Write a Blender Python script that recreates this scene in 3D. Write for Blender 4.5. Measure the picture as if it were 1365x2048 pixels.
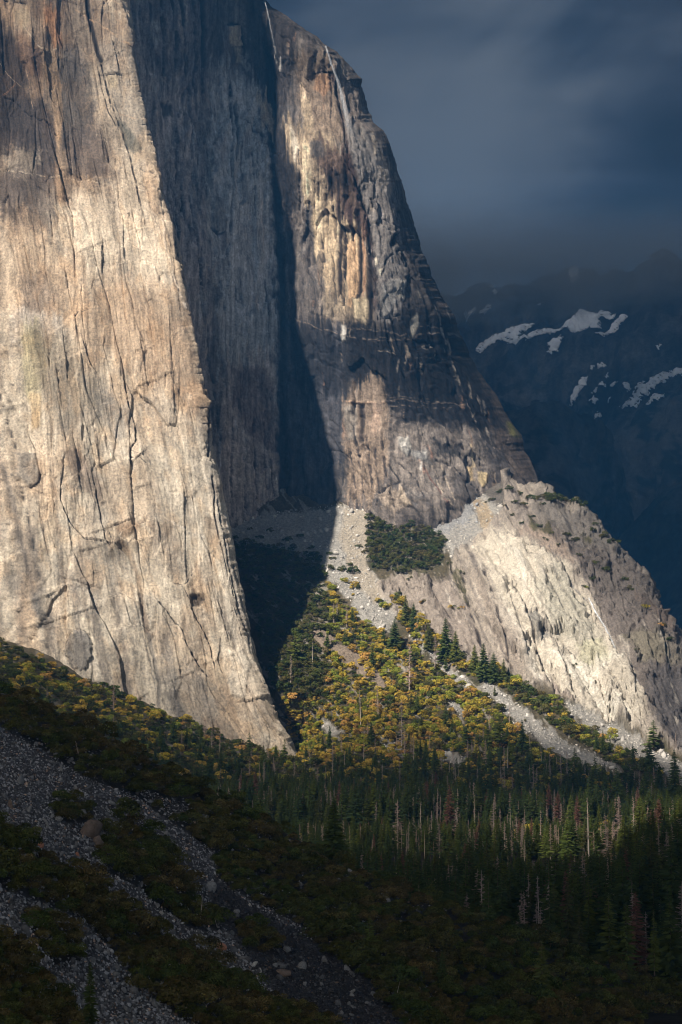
import bpy, math, random
import numpy as np

# ------------------------------------------------------------------ camera, light, sky
W, H = 1365.0, 2048.0
FPX = 3822.0                       # focal length in photo pixels
CZ = 90.0                          # camera height over the valley datum
TH = math.atan(376.0 / FPX)        # upward pitch
CT, ST = math.cos(TH), math.sin(TH)
scene = bpy.context.scene
for o in list(bpy.data.objects):
    bpy.data.objects.remove(o)
cam_data = bpy.data.cameras.new('camera')
cam = bpy.data.objects.new('camera', cam_data)
scene.collection.objects.link(cam)
scene.camera = cam
cam_data.sensor_fit = 'VERTICAL'
cam_data.angle = 2 * math.atan(1024.0 / FPX)
cam_data.clip_start = 1.0
cam_data.clip_end = 60000.0
cam.location = (0, 0, CZ)
cam.rotation_euler = (math.pi / 2 + TH, 0, 0)

LS = np.array([-0.455, -0.60, 0.66]); LS /= np.linalg.norm(LS)     # direction towards the sun
ELEV = math.asin(LS[2]); AZ = math.atan2(LS[0], LS[1])
sun_data = bpy.data.lights.new('sun', 'SUN')
sun_data.energy = 5.0
sun_data.angle = math.radians(0.9)
sun_data.color = (1.0, 0.90, 0.77)
sun = bpy.data.objects.new('sun', sun_data)
scene.collection.objects.link(sun)
from mathutils import Vector
sun.rotation_euler = Vector((-LS[0], -LS[1], -LS[2])).to_track_quat('-Z', 'Y').to_euler()
sun.location = (-3000, -4000, 5000)

scene.view_settings.view_transform = 'Standard'
scene.view_settings.look = 'None'
scene.view_settings.exposure = 1.05
scene.view_settings.gamma = 1.0
scene.view_settings.use_curve_mapping = False
scene.render.engine = 'CYCLES'
cy = scene.cycles
cy.max_bounces = 5; cy.diffuse_bounces = 2; cy.glossy_bounces = 2; cy.transmission_bounces = 3
cy.volume_bounces = 0; cy.transparent_max_bounces = 24
cy.use_denoising = True
cy.pixel_filter_type = 'BLACKMAN_HARRIS'; cy.filter_width = 1.05

world = bpy.data.worlds.new('World'); scene.world = world
world.use_nodes = True

class NT:
    def __init__(s, tree):
        s.t = tree; tree.nodes.clear()
    def n(s, typ, ins=None, **kw):
        nd = s.t.nodes.new(typ)
        for k, v in kw.items(): setattr(nd, k, v)
        for k, v in (ins or {}).items():
            sk = nd.inputs[k]
            if isinstance(v, tuple) and len(v) == 2 and hasattr(v[0], 'outputs'):
                s.t.links.new(v[0].outputs[v[1]], sk)
            elif hasattr(v, 'outputs'):
                s.t.links.new(v.outputs[0], sk)
            else:
                sk.default_value = v
        return nd
    def math(s, op, a, b=0.0, clamp=False):
        return s.n('ShaderNodeMath', {0: a, 1: b}, operation=op, use_clamp=clamp)
    def mix(s, f, a, b, mode='MIX'):
        nd = s.t.nodes.new('ShaderNodeMix'); nd.data_type = 'RGBA'; nd.blend_type = mode
        for i, v in ((0, f), (6, a), (7, b)):
            if isinstance(v, tuple) and len(v) == 2 and hasattr(v[0], 'outputs'): s.t.links.new(v[0].outputs[v[1]], nd.inputs[i])
            elif hasattr(v, 'outputs'): s.t.links.new(v.outputs[0], nd.inputs[i])
            else: nd.inputs[i].default_value = v
        return (nd, 2)
    def ramp(s, f, stops):
        nd = s.n('ShaderNodeValToRGB', {0: f})
        el = nd.color_ramp.elements
        while len(el) < len(stops): el.new(0.5)
        for e, (p, c) in zip(el, stops):
            e.position = p; e.color = c if len(c) == 4 else (*c, 1)
        return nd

def build_world():
    T = NT(world.node_tree)
    sky = T.n('ShaderNodeTexSky', sky_type='NISHITA', sun_disc=False, sun_elevation=ELEV, sun_rotation=AZ)
    tc = T.n('ShaderNodeTexCoord')
    sep = T.n('ShaderNodeSeparateXYZ', {0: (tc, 'Generated')})
    # storm cloud: soft billows in direction space, flattened in height
    mp = T.n('ShaderNodeMapping', {0: (tc, 'Generated'), 'Scale': (1.0, 1.0, 1.6), 'Location': (0.53, 0.2, 0.02)})
    nz = T.n('ShaderNodeTexNoise', {'Vector': mp, 'Scale': 5.5, 'Detail': 6.0, 'Roughness': 0.5, 'Distortion': 0.5})
    mp2 = T.n('ShaderNodeMapping', {0: (tc, 'Generated'), 'Scale': (1.0, 1.0, 4.0), 'Location': (0.1, 0.4, 0.32)})
    nz2 = T.n('ShaderNodeTexNoise', {'Vector': mp2, 'Scale': 7.0, 'Detail': 4.0, 'Roughness': 0.45})
    f = T.math('ADD', T.math('MULTIPLY', (nz, 0), 0.7), T.math('MULTIPLY', (nz2, 0), 0.3))
    col = T.ramp(f, [(0.40, (0.17, 0.28, 0.46)), (0.47, (0.34, 0.48, 0.74)), (0.53, (0.60, 0.77, 1.06)), (0.62, (1.05, 1.22, 1.48))])
    # clouds are thinner, so paler, towards the left of the valley mouth
    lx = T.math('DIVIDE', T.math('SUBTRACT', (sep, 0), 0.055), 0.085)
    lz = T.math('DIVIDE', T.math('SUBTRACT', (sep, 2), 0.27), 0.085)
    rr = T.math('SQRT', T.math('ADD', T.math('MULTIPLY', lx, lx), T.math('MULTIPLY', lz, lz)))
    lob = T.n('ShaderNodeMapRange', {0: rr, 1: 0.0, 2: 1.0, 3: 1.0, 4: 0.0}, interpolation_type='SMOOTHSTEP')
    fwd = T.math('GREATER_THAN', (sep, 1), 0.0)
    lobe = T.math('MULTIPLY', T.math('MULTIPLY', lob, fwd), 0.9)
    c2 = T.mix(lobe, (col, 0), (1.12, 1.38, 1.75, 1))
    # sky brightened and warmed behind the viewer, sun side, as added fill
    back = T.n('ShaderNodeMapRange', {0: (sep, 1), 1: 0.35, 2: -0.9, 3: 0.60, 4: 8.4}, interpolation_type='SMOOTHSTEP')
    bw = T.n('ShaderNodeMapRange', {0: (sep, 1), 1: 0.3, 2: -0.5, 3: 1.0, 4: 0.74}); br = T.n('ShaderNodeMapRange', {0: (sep, 1), 1: 0.3, 2: -0.5, 3: 1.0, 4: 1.22})
    bc = T.n('ShaderNodeCombineColor', {0: T.math('MULTIPLY', back, br), 1: back, 2: T.math('MULTIPLY', back, bw)})
    c2 = T.mix(1.0, c2, bc, 'MULTIPLY')
    m = T.mix(0.985, (sky, 0), c2)
    bg = T.n('ShaderNodeBackground', {0: m, 1: 0.1})
    T.n('ShaderNodeOutputWorld', {0: bg})
build_world()

# ------------------------------------------------------------------ numpy noise
_rng = np.random.RandomState(7)
_perm = np.concatenate([_rng.permutation(256)] * 3).astype(np.int32)
_ang = _rng.rand(256) * 2 * np.pi
_gx, _gy = np.cos(_ang).astype(np.float32), np.sin(_ang).astype(np.float32)
_rv = _rng.rand(256, 3).astype(np.float32)

def perlin(x, y):
    x = np.asarray(x, np.float32); y = np.asarray(y, np.float32)
    xf = np.floor(x); yf = np.floor(y)
    xi = xf.astype(np.int32) & 255; yi = yf.astype(np.int32) & 255
    fx = x - xf; fy = y - yf
    u = fx * fx * fx * (fx * (fx * 6 - 15) + 10); v = fy * fy * fy * (fy * (fy * 6 - 15) + 10)
    a = _perm[xi]; b = _perm[xi + 1]
    h = (_perm[a + yi], _perm[b + yi], _perm[a + yi + 1], _perm[b + yi + 1])
    g = [_gx[k] * (fx - dx) + _gy[k] * (fy - dy) for k, (dx, dy) in zip(h, ((0, 0), (1, 0), (0, 1), (1, 1)))]
    return 1.5 * ((g[0] * (1 - u) + g[1] * u) * (1 - v) + (g[2] * (1 - u) + g[3] * u) * v)

def fbm(x, y, o=4, r=0.5, seed=0.0):
    s = 0; a = 1; t = 0
    for i in range(o):
        s = s + a * perlin(x * 2 ** i + seed * 13.7 + i * 31.1, y * 2 ** i - seed * 7.3 + i * 17.9); t += a; a *= r
    return s / t * 1.4

def ridged(x, y, o=4, r=0.5, seed=0.0):
    s = 0; a = 1; t = 0
    for i in range(o):
        n = 1 - np.abs(perlin(x * 2 ** i + seed * 11.3 + i * 9.7, y * 2 ** i + seed * 5.1 + i * 23.3)) * 2
        s = s + a * n; t += a; a *= r
    return s / t

def cells(x, y, seed=0, jit=0.95):
    """Worley: distance to the nearest and second point, three random numbers of the cell, offset to its point."""
    xf = np.floor(x).astype(np.int32); yf = np.floor(y).astype(np.int32)
    d1 = np.full(x.shape, 1e9, np.float32); d2 = d1.copy(); idx = np.zeros(x.shape, np.int32)
    ox = np.zeros(x.shape, np.float32); oy = ox.copy()
    for i in (-1, 0, 1):
        for j in (-1, 0, 1):
            cx = (xf + i + seed * 37) & 255; cyy = (yf + j + seed * 19) & 255
            k = _perm[_perm[cx] + cyy]
            px = xf + i + 0.5 + jit * (_rv[k, 0] - .5); py = yf + j + 0.5 + jit * (_rv[k, 1] - .5)
            dx = (x - px).astype(np.float32); dy = (y - py).astype(np.float32)
            d = dx * dx + dy * dy
            n = d < d1
            d2 = np.where(n, d1, np.minimum(d2, d)); idx = np.where(n, k, idx)
            ox = np.where(n, dx, ox); oy = np.where(n, dy, oy); d1 = np.where(n, d, d1)
    k2 = _perm[idx + 7]
    return np.sqrt(d1), np.sqrt(d2), _rv[k2], ox, oy

def lumgamma(c, m, g):
    L = np.clip(c @ np.array([.3, .55, .15]), .006, 1)[..., None]
    return c * (L / m) ** (g - 1)

def sstep(a, b, x):
    t = np.clip((x - a) / (b - a), 0, 1); return t * t * (3 - 2 * t)

# ------------------------------------------------------------------ photo pixel + depth -> place
def P(px, py, Y):
    dx = (px - 682.5) / FPX; dz = (1024.0 - py) / FPX
    yv = CT - dz * ST; zv = ST + dz * CT
    return np.stack([dx / yv * Y, np.broadcast_to(Y, np.shape(dx / yv * Y)) * 1.0, zv / yv * Y + CZ], -1)

def pix(p):
    p = np.asarray(p, float); x = p[..., 0]; y = p[..., 1]; z = p[..., 2] - CZ
    f = y * CT + z * ST; u = z * CT - y * ST
    return 682.5 + x / f * FPX, 1024 - u / f * FPX

class RBF:
    """Thin plate through (px, py) -> depth."""
    def __init__(s, pts, smooth=0.0):
        a = np.array(pts, float); s.c = a[:, :2] / 500; n = len(a)
        d = np.linalg.norm(s.c[:, None] - s.c[None], axis=2)
        K = np.where(d > 0, d * d * np.log(d + 1e-12), 0) + np.eye(n) * smooth
        Q = np.hstack([np.ones((n, 1)), s.c])
        A = np.zeros((n + 3, n + 3)); A[:n, :n] = K; A[:n, n:] = Q; A[n:, :n] = Q.T
        b = np.zeros(n + 3); b[:n] = a[:, 2]
        s.w = np.linalg.solve(A, b)
    def __call__(s, px, py):
        px = np.asarray(px, float) / 500; py = np.asarray(py, float) / 500
        r = s.w[-3] + s.w[-2] * px + s.w[-1] * py
        for (cx, cyy), w in zip(s.c, s.w[:-3]):
            d2 = (px - cx) ** 2 + (py - cyy) ** 2
            r = r + w * 0.5 * d2 * np.log(d2 + 1e-12)
        return r

def curve(pts):
    a = np.array(pts, float)
    return lambda t: np.interp(t, a[:, 0], a[:, 1])

def seg_dist(x, y, pts):
    best = np.full(x.shape, 1e9)
    for (x0, y0), (x1, y1) in zip(pts[:-1], pts[1:]):
        dx, dy = x1 - x0, y1 - y0; L = dx * dx + dy * dy + 1e-9
        t = np.clip(((x - x0) * dx + (y - y0) * dy) / L, 0, 1)
        best = np.minimum(best, (x - x0 - t * dx) ** 2 + (y - y0 - t * dy) ** 2)
    return np.sqrt(best)

def inside(x, y, pts):
    r = np.zeros(x.shape, bool); n = len(pts)
    for i in range(n):
        x0, y0 = pts[i]; x1, y1 = pts[(i + 1) % n]
        if y0 == y1: continue
        c = ((y0 > y) != (y1 > y)) & (x < (x1 - x0) * (y - y0) / (y1 - y0) + x0)
        r ^= c
    return r

# ------------------------------------------------------------------ scene helpers
col_root = scene.collection
def tag(o, label=None, cat=None, group=None, kind=None):
    if label: o['label'] = label
    if cat: o['category'] = cat
    if group: o['group'] = group
    if kind: o['kind'] = kind
    return o

def mesh_obj(name, V, Fq, mat, cols=None, parent=None, smooth=False, link=True):
    """V (n,3), Fq (m,3|4) -> one mesh object."""
    V = np.asarray(V, np.float32); Fq = np.asarray(Fq, np.int32)
    me = bpy.data.meshes.new(name)
    k = Fq.shape[1]
    me.vertices.add(len(V)); me.vertices.foreach_set('co', V.ravel())
    me.loops.add(Fq.size); me.loops.foreach_set('vertex_index', Fq.ravel())
    me.polygons.add(len(Fq)); me.polygons.foreach_set('loop_start', np.arange(0, Fq.size, k, dtype=np.int32))
    me.polygons.foreach_set('loop_total', np.full(len(Fq), k, np.int32))
    if smooth: me.polygons.foreach_set('use_smooth', np.ones(len(Fq), bool))
    if cols is not None:
        at = me.color_attributes.new('Col', 'FLOAT_COLOR', 'POINT')
        c = np.ones((len(V), 4), np.float32); c[:, :3] = cols; at.data.foreach_set('color', c.ravel())
    me.update(calc_edges=True)
    if mat: me.materials.append(mat)
    o = bpy.data.objects.new(name, me)
    if link: col_root.objects.link(o)
    if parent: o.parent = parent
    return o

def grid_faces(ny, nx, keep=None):
    i = np.arange((ny - 1) * (nx - 1)); r = i // (nx - 1); c = i % (nx - 1)
    a = r * nx + c
    f = np.stack([a, a + nx, a + nx + 1, a + 1], 1)
    if keep is not None:
        f = f[keep[:-1, :-1].ravel() & keep[1:, 1:].ravel()]
    return f

def compact(V, F, *arrs):
    u = np.unique(F); m = np.full(len(V), -1, np.int32); m[u] = np.arange(len(u))
    return (V[u], m[F]) + tuple(a[u] for a in arrs)

def normals(V):
    a = np.gradient(V, axis=1); b = np.gradient(V, axis=0)
    n = np.cross(a, b); n /= np.linalg.norm(n, axis=-1, keepdims=True) + 1e-9
    tocam = np.array([0, 0, CZ]) - V
    normals.facing = np.abs((n * tocam / (np.linalg.norm(tocam, axis=-1, keepdims=True))).sum(-1))
    s = np.sign((n * tocam).sum(-1, keepdims=True)); s[s == 0] = 1
    return n * s

class Canvas:
    """A surface grid with its photo pixels; strokes displace it and colour it."""
    def __init__(s, px, py, base):
        s.px, s.py, s.V = px, py, base; s.thin = 1.0; s.dk = 1.0
        s.disp = np.zeros(px.shape); s.col = np.zeros(px.shape + (3,))
        s.wx = fbm(px / 26, py / 34, 4, .6, 3); s.wy = fbm(px / 26, py / 34, 4, .6, 8)   # wobble
        s.sx = fbm(px / 7, py / 90, 4, .6, 5)                                             # streaky wobble
        s.spk = fbm(px / 9, py / 12, 4, .75, 11)
        s.wx += .16 * fbm(px / 5, py / 6, 3, .7, 21) * 1.5; s.brk = sstep(-.45, .05, fbm(px / 13, py / 17, 4, .6, 23))
    def box(s, pts, m):
        a = np.array(pts, float)
        return np.nonzero((s.px > a[:, 0].min() - m) & (s.px < a[:, 0].max() + m) & (s.py > a[:, 1].min() - m) & (s.py < a[:, 1].max() + m))
    def _xy(s, ix, warp, streak):
        x = s.px[ix] + warp * s.wx[ix]; y = s.py[ix] + warp * s.wy[ix]
        if streak:
            y = y + streak * 3.0 * s.sx[ix]; x = x + 0.3 * streak * s.sx[ix]
        return x, y
    def line(s, pts, w, color=None, a=1.0, depth=0.0, warp=5, streak=0, rough=0.0, taper=True):
        ix = s.box(pts, w * 2 + warp * 2 + streak * 4)
        if not len(ix[0]): return
        x, y = s._xy(ix, warp, streak)
        d = seg_dist(x, y, pts)
        ww = w * (1 + 0.8 * s.spk[ix] * rough)
        k = 1 - sstep(0.2, 1.0, d / np.maximum(ww, .1))
        if w < 6: ww = ww * s.thin * (.35 + .65 * s.brk[ix]); k = (1 - sstep(0.2, 1.0, d / np.maximum(ww, .1))) * (.15 + .85 * s.brk[ix])
        if depth: s.disp[ix] -= depth * s.dk * k
        if color is not None:
            kk = (k * a)[:, None]; s.col[ix] = s.col[ix] * (1 - kk) + np.array(color) * kk
    def poly(s, pts, color=None, a=1.0, soft=8, depth=0.0, warp=8, streak=0, rough=0.0, thr=0.0):
        ix = s.box(pts, soft + warp * 2 + streak * 4)
        if not len(ix[0]): return
        x, y = s._xy(ix, warp, streak)
        d = seg_dist(x, y, list(pts) + [pts[0]]); d = np.where(inside(x, y, pts), d, -d)
        d = d + rough * 14 * s.spk[ix]
        k = sstep(-soft * .5, soft * .5, d - thr)
        if depth: s.disp[ix] += depth * k
        if color is not None:
            kk = (k * a)[:, None]; s.col[ix] = s.col[ix] * (1 - kk) + np.array(color) * kk
        return ix, k
    def flake(s, pts, h, fall=45, warp=4, side=1):
        """An exfoliation edge: one side of the line stands proud by h and fades away."""
        ix = s.box(pts, fall + 10)
        x, y = s._xy(ix, warp, 0)
        d = seg_dist(x, y, pts)
        best = np.full(x.shape, 1e9); sg = np.zeros(x.shape); endt = np.zeros(x.shape)
        for (x0, y0), (x1, y1) in zip(pts[:-1], pts[1:]):
            dx, dy = x1 - x0, y1 - y0; L = dx * dx + dy * dy + 1e-9
            t = ((x - x0) * dx + (y - y0) * dy) / L; tc = np.clip(t, 0, 1)
            dd = (x - x0 - tc * dx) ** 2 + (y - y0 - tc * dy) ** 2
            n = dd < best
            sg = np.where(n, np.sign(dx * (y - y0) - dy * (x - x0)), sg); best = np.where(n, dd, best)
        k = np.clip(1 - d / fall, 0, 1) ** 1.3 * (sg * side > 0)
        s.disp[ix] += h * k

# ------------------------------------------------------------------ materials
def rock_mat(name, bump=0.9, scale=1.0, streak=0.35, contrast=0.5, rough=0.9, attr=True, base=None, crack=0.35):
    m = bpy.data.materials.new(name); m.use_nodes = True
    T = NT(m.node_tree)
    tc = T.n('ShaderNodeTexCoord')
    co = (tc, 'Object')
    c0 = (T.n('ShaderNodeAttribute', attribute_name='Col'), 0) if attr else None
    if not attr:
        rgb = T.n('ShaderNodeRGB'); rgb.outputs[0].default_value = (*base, 1); c0 = (rgb, 0)
    st = T.n('ShaderNodeMapping', {0: co, 'Scale': (0.22 * scale, 0.22 * scale, 0.016 * scale)})
    n1 = T.n('ShaderNodeTexNoise', {'Vector': st, 'Scale': 1.0, 'Detail': 7.0, 'Roughness': 0.62})
    n2 = T.n('ShaderNodeTexNoise', {'Vector': co, 'Scale': 0.46 * scale, 'Detail': 9.0, 'Roughness': 0.72})
    n3 = T.n('ShaderNodeTexNoise', {'Vector': co, 'Scale': 0.05 * scale, 'Detail': 6.0, 'Roughness': 0.6})
    f1 = T.n('ShaderNodeMapRange', {0: (n1, 0), 1: 0.3, 2: 0.7, 3: 1 - streak, 4: 1 + streak * .8})
    f2 = T.n('ShaderNodeMapRange', {0: (n2, 0), 1: 0.3, 2: 0.7, 3: 1 - contrast, 4: 1 + contrast * .8})
    f3 = T.n('ShaderNodeMapRange', {0: (n3, 0), 1: 0.3, 2: 0.7, 3: 0.85, 4: 1.15})
    n4 = T.n('ShaderNodeTexNoise', {'Vector': co, 'Scale': 0.15 * scale, 'Detail': 12.0, 'Roughness': 0.82, 'Distortion': 0.6})
    f4 = T.n('ShaderNodeMapRange', {0: (n4, 0), 1: 0.30, 2: 0.46, 3: 1 - contrast * .9, 4: 1.05})
    f5 = T.n('ShaderNodeMapRange', {0: (n4, 0), 1: 0.55, 2: 0.72, 3: 1.0, 4: 1 + contrast * .5})
    f = T.math('MULTIPLY', T.math('MULTIPLY', T.math('MULTIPLY', f1, f2), f3), T.math('MULTIPLY', f4, f5))
    comb = T.n('ShaderNodeCombineColor', {0: f, 1: f, 2: f})
    c = T.mix(1.0, c0, comb, 'MULTIPLY')
    # thin joints in the granite
    jm = T.n('ShaderNodeMapping', {0: co, 'Scale': (0.09 * scale, 0.09 * scale, 0.035 * scale), 'Rotation': (0, 0.12, 0)})
    jn = T.n('ShaderNodeTexNoise', {'Vector': jm, 'Scale': 1.0, 'Detail': 5.0, 'Roughness': 0.6})
    jd = T.math('ABSOLUTE', T.math('SUBTRACT', (jn, 0), 0.5))
    jk = T.n('ShaderNodeMapRange', {0: jd, 1: 0.0, 2: 0.012, 3: crack, 4: 0.0})
    c = T.mix(jk, c, (0.03, 0.028, 0.03, 1))
    hh = T.math('SUBTRACT', (n2, 0), T.math('MULTIPLY', jk, 0.5))
    hh = T.math('ADD', T.math('ADD', hh, T.math('MULTIPLY', (n1, 0), 0.6)), T.math('MULTIPLY', (n4, 0), 2.0))
    bp = T.n('ShaderNodeBump', {'Strength': 1.0, 'Distance': bump * 2.2 / scale, 'Height': hh})
    bs = T.n('ShaderNodeBsdfPrincipled', {'Base Color': c, 'Roughness': rough, 'Specular IOR Level': 0.15, 'Normal': bp})
    T.n('ShaderNodeOutputMaterial', {0: bs})
    return m

M_CLIFF = rock_mat('granite_cliff', bump=0.45, contrast=0.55, streak=0.22, crack=0.12)
M_WALL = rock_mat('stained_granite', bump=0.45, contrast=0.5, streak=0.6, crack=0.1)
M_SLOPE = rock_mat('slope_ground', bump=1.0, contrast=0.5, streak=0.0, crack=0.15)
M_SLAB = rock_mat('granite_slab', bump=0.5, contrast=0.5, streak=0.05, crack=0.1)
M_NEAR = rock_mat('scree_ground', bump=0.35, scale=2.5, contrast=0.5, streak=0.0, crack=0.0)
M_FAR = rock_mat('far_rock', bump=2.0, scale=0.25, contrast=0.35, streak=0.2, crack=0.2)
M_STONE = rock_mat('loose_stone', bump=0.12, scale=6, contrast=0.3, streak=0.0, crack=0.0)
M_SNOW = rock_mat('snow', attr=False, base=(0.86, 0.88, 0.90), bump=0.5, scale=0.4, contrast=0.05, streak=0.0, crack=0.0)

CREAM = (.53, .475, .395); TAN = (.47, .375, .285); GREY = (.29, .275, .255); DGREY = (.13, .128, .13)
BROWN = (.20, .145, .11); BLACK = (.030, .030, .036); ORANGE = (.45, .26, .155); WHITE = (.62, .59, .55)
PALE = (.63, .58, .50); OLIVE = (.27, .25, .17); PURPLE = (.105, .075, .075); BLUEGREY = (.20, .205, .215)

# ------------------------------------------------------------------ the tall buttress, left
NOSE = curve([(-900, 150), (-400, 212), (-150, 243), (0, 262), (120, 272), (200, 287), (250, 298), (300, 308), (360, 322), (415, 335), (430, 345), (460, 352),
              (500, 360), (560, 371), (610, 380), (680, 390), (740, 400), (800, 412), (870, 424), (940, 437), (1000, 451), (1060, 463), (1120, 473), (1200, 489),
              (1280, 507), (1340, 522), (1400, 541), (1440, 560), (1480, 582), (1530, 603), (1560, 618), (1700, 660)])
NOSE_Y = curve([(-900, 1925), (0, 1882), (430, 1852), (950, 1820), (1300, 1798), (1530, 1780), (1700, 1772)])
BUT = RBF([(-330, -800, 1915), (-330, 0, 1868), (-330, 600, 1820), (-330, 1150, 1775), (-330, 1700, 1735), (0, 0, 1872), (0, 500, 1840), (0, 900, 1800),
           (0, 1290, 1765), (150, -400, 1905), (200, 600, 1840), (200, 1000, 1805), (300, 1300, 1785), (262, 0, 1882), (220, -400, 1905), (345, 430, 1852),
           (400, 740, 1834), (450, 1000, 1816), (507, 1280, 1799), (560, 1440, 1788), (603, 1530, 1780), (300, 1600, 1755), (140, -900, 1930)])

def build_buttress():
    py = np.concatenate([np.arange(-900, -12, 14.0), np.arange(-12, 1660, 2.15)])
    u = np.concatenate([np.linspace(0, .46, 60, endpoint=False), np.linspace(.46, 1, 300)])
    PYv = py[:, None] * np.ones((1, len(u)))
    e = NOSE(py)
    PXv = -330 + (e[:, None] + 330) * u[None, :] ** 0.86
    nz = 5.0 * fbm(py / 46, py * 0 + 3.3, 5, .62) + 1.0 * fbm(py / 7, py * 0 + 9, 2, .6); e = e + nz
    PXv = PXv + nz[:, None] * sstep(40, 0, e[:, None] - PXv)
    Y = BUT(PXv, PYv)
    de = e[:, None] - PXv
    Y = Y + 16 * np.clip(1 - de / 26, 0, 1) ** 2.2
    # back side of the prow, running away from the valley
    k = np.arange(1, 15)[None, :]
    bx = e[:, None] - 0.9 * k ** 1.2; bY = Y[:, -1:] + 3 + 5.5 * k ** 1.7
    PXa = np.hstack([PXv, bx]); PYa = np.hstack([PYv, np.repeat(py[:, None], 14, 1)]); Ya = np.hstack([Y, bY])
    V = P(PXa, PYa, Ya)
    C = Canvas(PXa, PYa, V)
    s = (u ** 0.86)[None, :] * 420 + 0 * PYa[:, :len(u)]
    s = np.hstack([s, 420 + k * 4 + 0 * PYa[:, :14]])
    z = V[..., 2]
    w1 = fbm(s / 70, z / 200, 4, .5, 1) * 11; w2 = fbm(s / 60, z / 160, 4, .55, 2) * 22
    d = 9.0 * fbm(s / 130, z / 260, 3, .5, 4)
    d += 2.6 * ridged((s + w1) / 34, z / 260, 4, .5, 6)
    # overlapping exfoliation sheets at three sizes, each sheet its own tilt and step
    for sc, sz, st, tl, sd in ((46, 190, 3.0, .045, 1), (19, 85, 1.5, .07, 2), (8, 36, .62, .08, 3), (3.4, 13, .26, .08, 4)):
        f1, f2, rv, ox, oy = cells((s + w1) / sc, (z + w2) / sz, sd)
        mod = sstep(-.35, .35, fbm(s / 70, z / 90, 3, .5, 20 + sd)) if sd > 1 else 1
        d += mod * (st * (rv[..., 0] - .5) * 2 + tl * sc * (ox * (rv[..., 1] - .5) * 2 + oy * (rv[..., 2] - .3) * 2) - .25 * st * (1 - sstep(0, .12, f2 - f1)))
    f1, f2, rv, ox, oy = cells((s + .6 * w1) / 11 + z / 160, (z + w2) / 19, 31, 1.0)
    d += sstep(-.1, .3, fbm(s / 60, z / 60, 3, .5, 57)) * (1.1 * (rv[..., 0] - .5) + 1.0 * (ox * (rv[..., 1] - .5) + oy * (rv[..., 2] - .5)) * 2)
    d += 0.5 * fbm(s / 9, z / 20, 5, .62, 9)
    d += 0.6 * ridged((s + w1 * .4) / 5, z / 70, 3, .6, 15) * sstep(-.2, .4, fbm(s / 50, z / 80, 2, .5, 31))
    C.disp += d
    C.thin = .62; C.dk = .55
    # many short flake edges and hairline cracks that follow the grain
    R = random.Random(77)
    for i in range(240):
        y = R.uniform(-40, 1500); f = R.uniform(0, .99); x = -30 + (float(NOSE(y)) + 30) * f; ln_ = R.uniform(12, 90); le = .05 + .25 * f + R.gauss(0, .07)
        if R.random() < .3: le = R.choice([-1, 1]) * R.uniform(1.2, 4); ln_ *= .4
        q = [(x, y)]
        for t in range(3): q.append((q[-1][0] + le * ln_ / 3 + R.gauss(0, .7), q[-1][1] + ln_ / 3))
        C.flake(q, R.uniform(.5, 1.9), R.uniform(10, 40), 1.5, R.choice([-1, 1, 1]))
        if R.random() < .4: C.line(q, R.uniform(1.0, 2.0), None, .5, R.uniform(.5, 1.4), 1.5)
    # ---- colour of the stone
    t1 = sstep(-.25, .3, fbm((s + w1) / 55, z / 110, 5, .6, 40)); t2 = sstep(0, .4, fbm(s / 30, z / 34, 5, .65, 41))
    t3 = sstep(-.1, .45, fbm((s + w1) / 9, z / 120, 5, .62, 42))
    C.col[:] = CREAM
    def mix(k, c): C.col[:] = C.col * (1 - k[..., None]) + np.array(c) * k[..., None]
    mix(.62 * t1, TAN); mix(.38 * t2, GREY); mix(.28 * t3, BROWN)
    mix(.5 * sstep(.25, .6, fbm(s / 14, z / 18, 5, .7, 44)), PALE)
    mix(.6 * sstep(.42, .6, fbm(s / 11, z / 13, 5, .75, 46)), DGREY)
    f1, f2, rv, ox, oy = cells((s + w1) / 24, (z + w2) / 60, 12)
    mix(.24 * (rv[..., 0] > .7) * (1 + 0 * s), DGREY); mix(.25 * (rv[..., 1] > .7) * (1 + 0 * s), PALE)
    pl, ln, fl = C.poly, C.line, C.flake
    # upper left: brown and black water staining over grey rock
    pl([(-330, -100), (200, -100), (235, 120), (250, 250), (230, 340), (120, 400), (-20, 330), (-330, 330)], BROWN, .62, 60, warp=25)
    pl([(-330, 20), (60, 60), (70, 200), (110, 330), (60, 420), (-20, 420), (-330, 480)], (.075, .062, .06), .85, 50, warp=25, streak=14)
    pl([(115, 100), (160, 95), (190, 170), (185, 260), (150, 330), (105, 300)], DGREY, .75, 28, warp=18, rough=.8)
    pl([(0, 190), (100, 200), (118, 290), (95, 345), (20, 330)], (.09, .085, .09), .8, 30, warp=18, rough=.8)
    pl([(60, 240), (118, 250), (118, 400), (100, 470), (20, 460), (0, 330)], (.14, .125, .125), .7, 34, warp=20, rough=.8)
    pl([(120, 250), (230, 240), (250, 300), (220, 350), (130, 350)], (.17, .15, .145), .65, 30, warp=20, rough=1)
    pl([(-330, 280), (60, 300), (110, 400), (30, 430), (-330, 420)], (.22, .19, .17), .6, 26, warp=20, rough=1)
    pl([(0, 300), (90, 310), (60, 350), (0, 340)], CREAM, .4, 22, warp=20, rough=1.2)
    pl([(0, 12), (60, 8), (72, 60), (60, 105), (30, 80)], TAN, .6, 22, warp=9, streak=8)
    pl([(28, 20), (58, 15), (62, 48), (48, 60), (30, 40)], (.45, .38, .28), .7, 10, warp=6)
    pl([(88, 5), (118, 20), (122, 90), (108, 102), (92, 60)], ORANGE, .8, 14, warp=7, streak=10)
    pl([(30, 60), (60, 80), (82, 105), (85, 150), (60, 160), (36, 110)], (.28, .19, .14), .7, 16, warp=8)
    pl([(60, 100), (84, 108), (84, 150), (72, 160)], (.10, .08, .08), .7, 14, warp=8)
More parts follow.
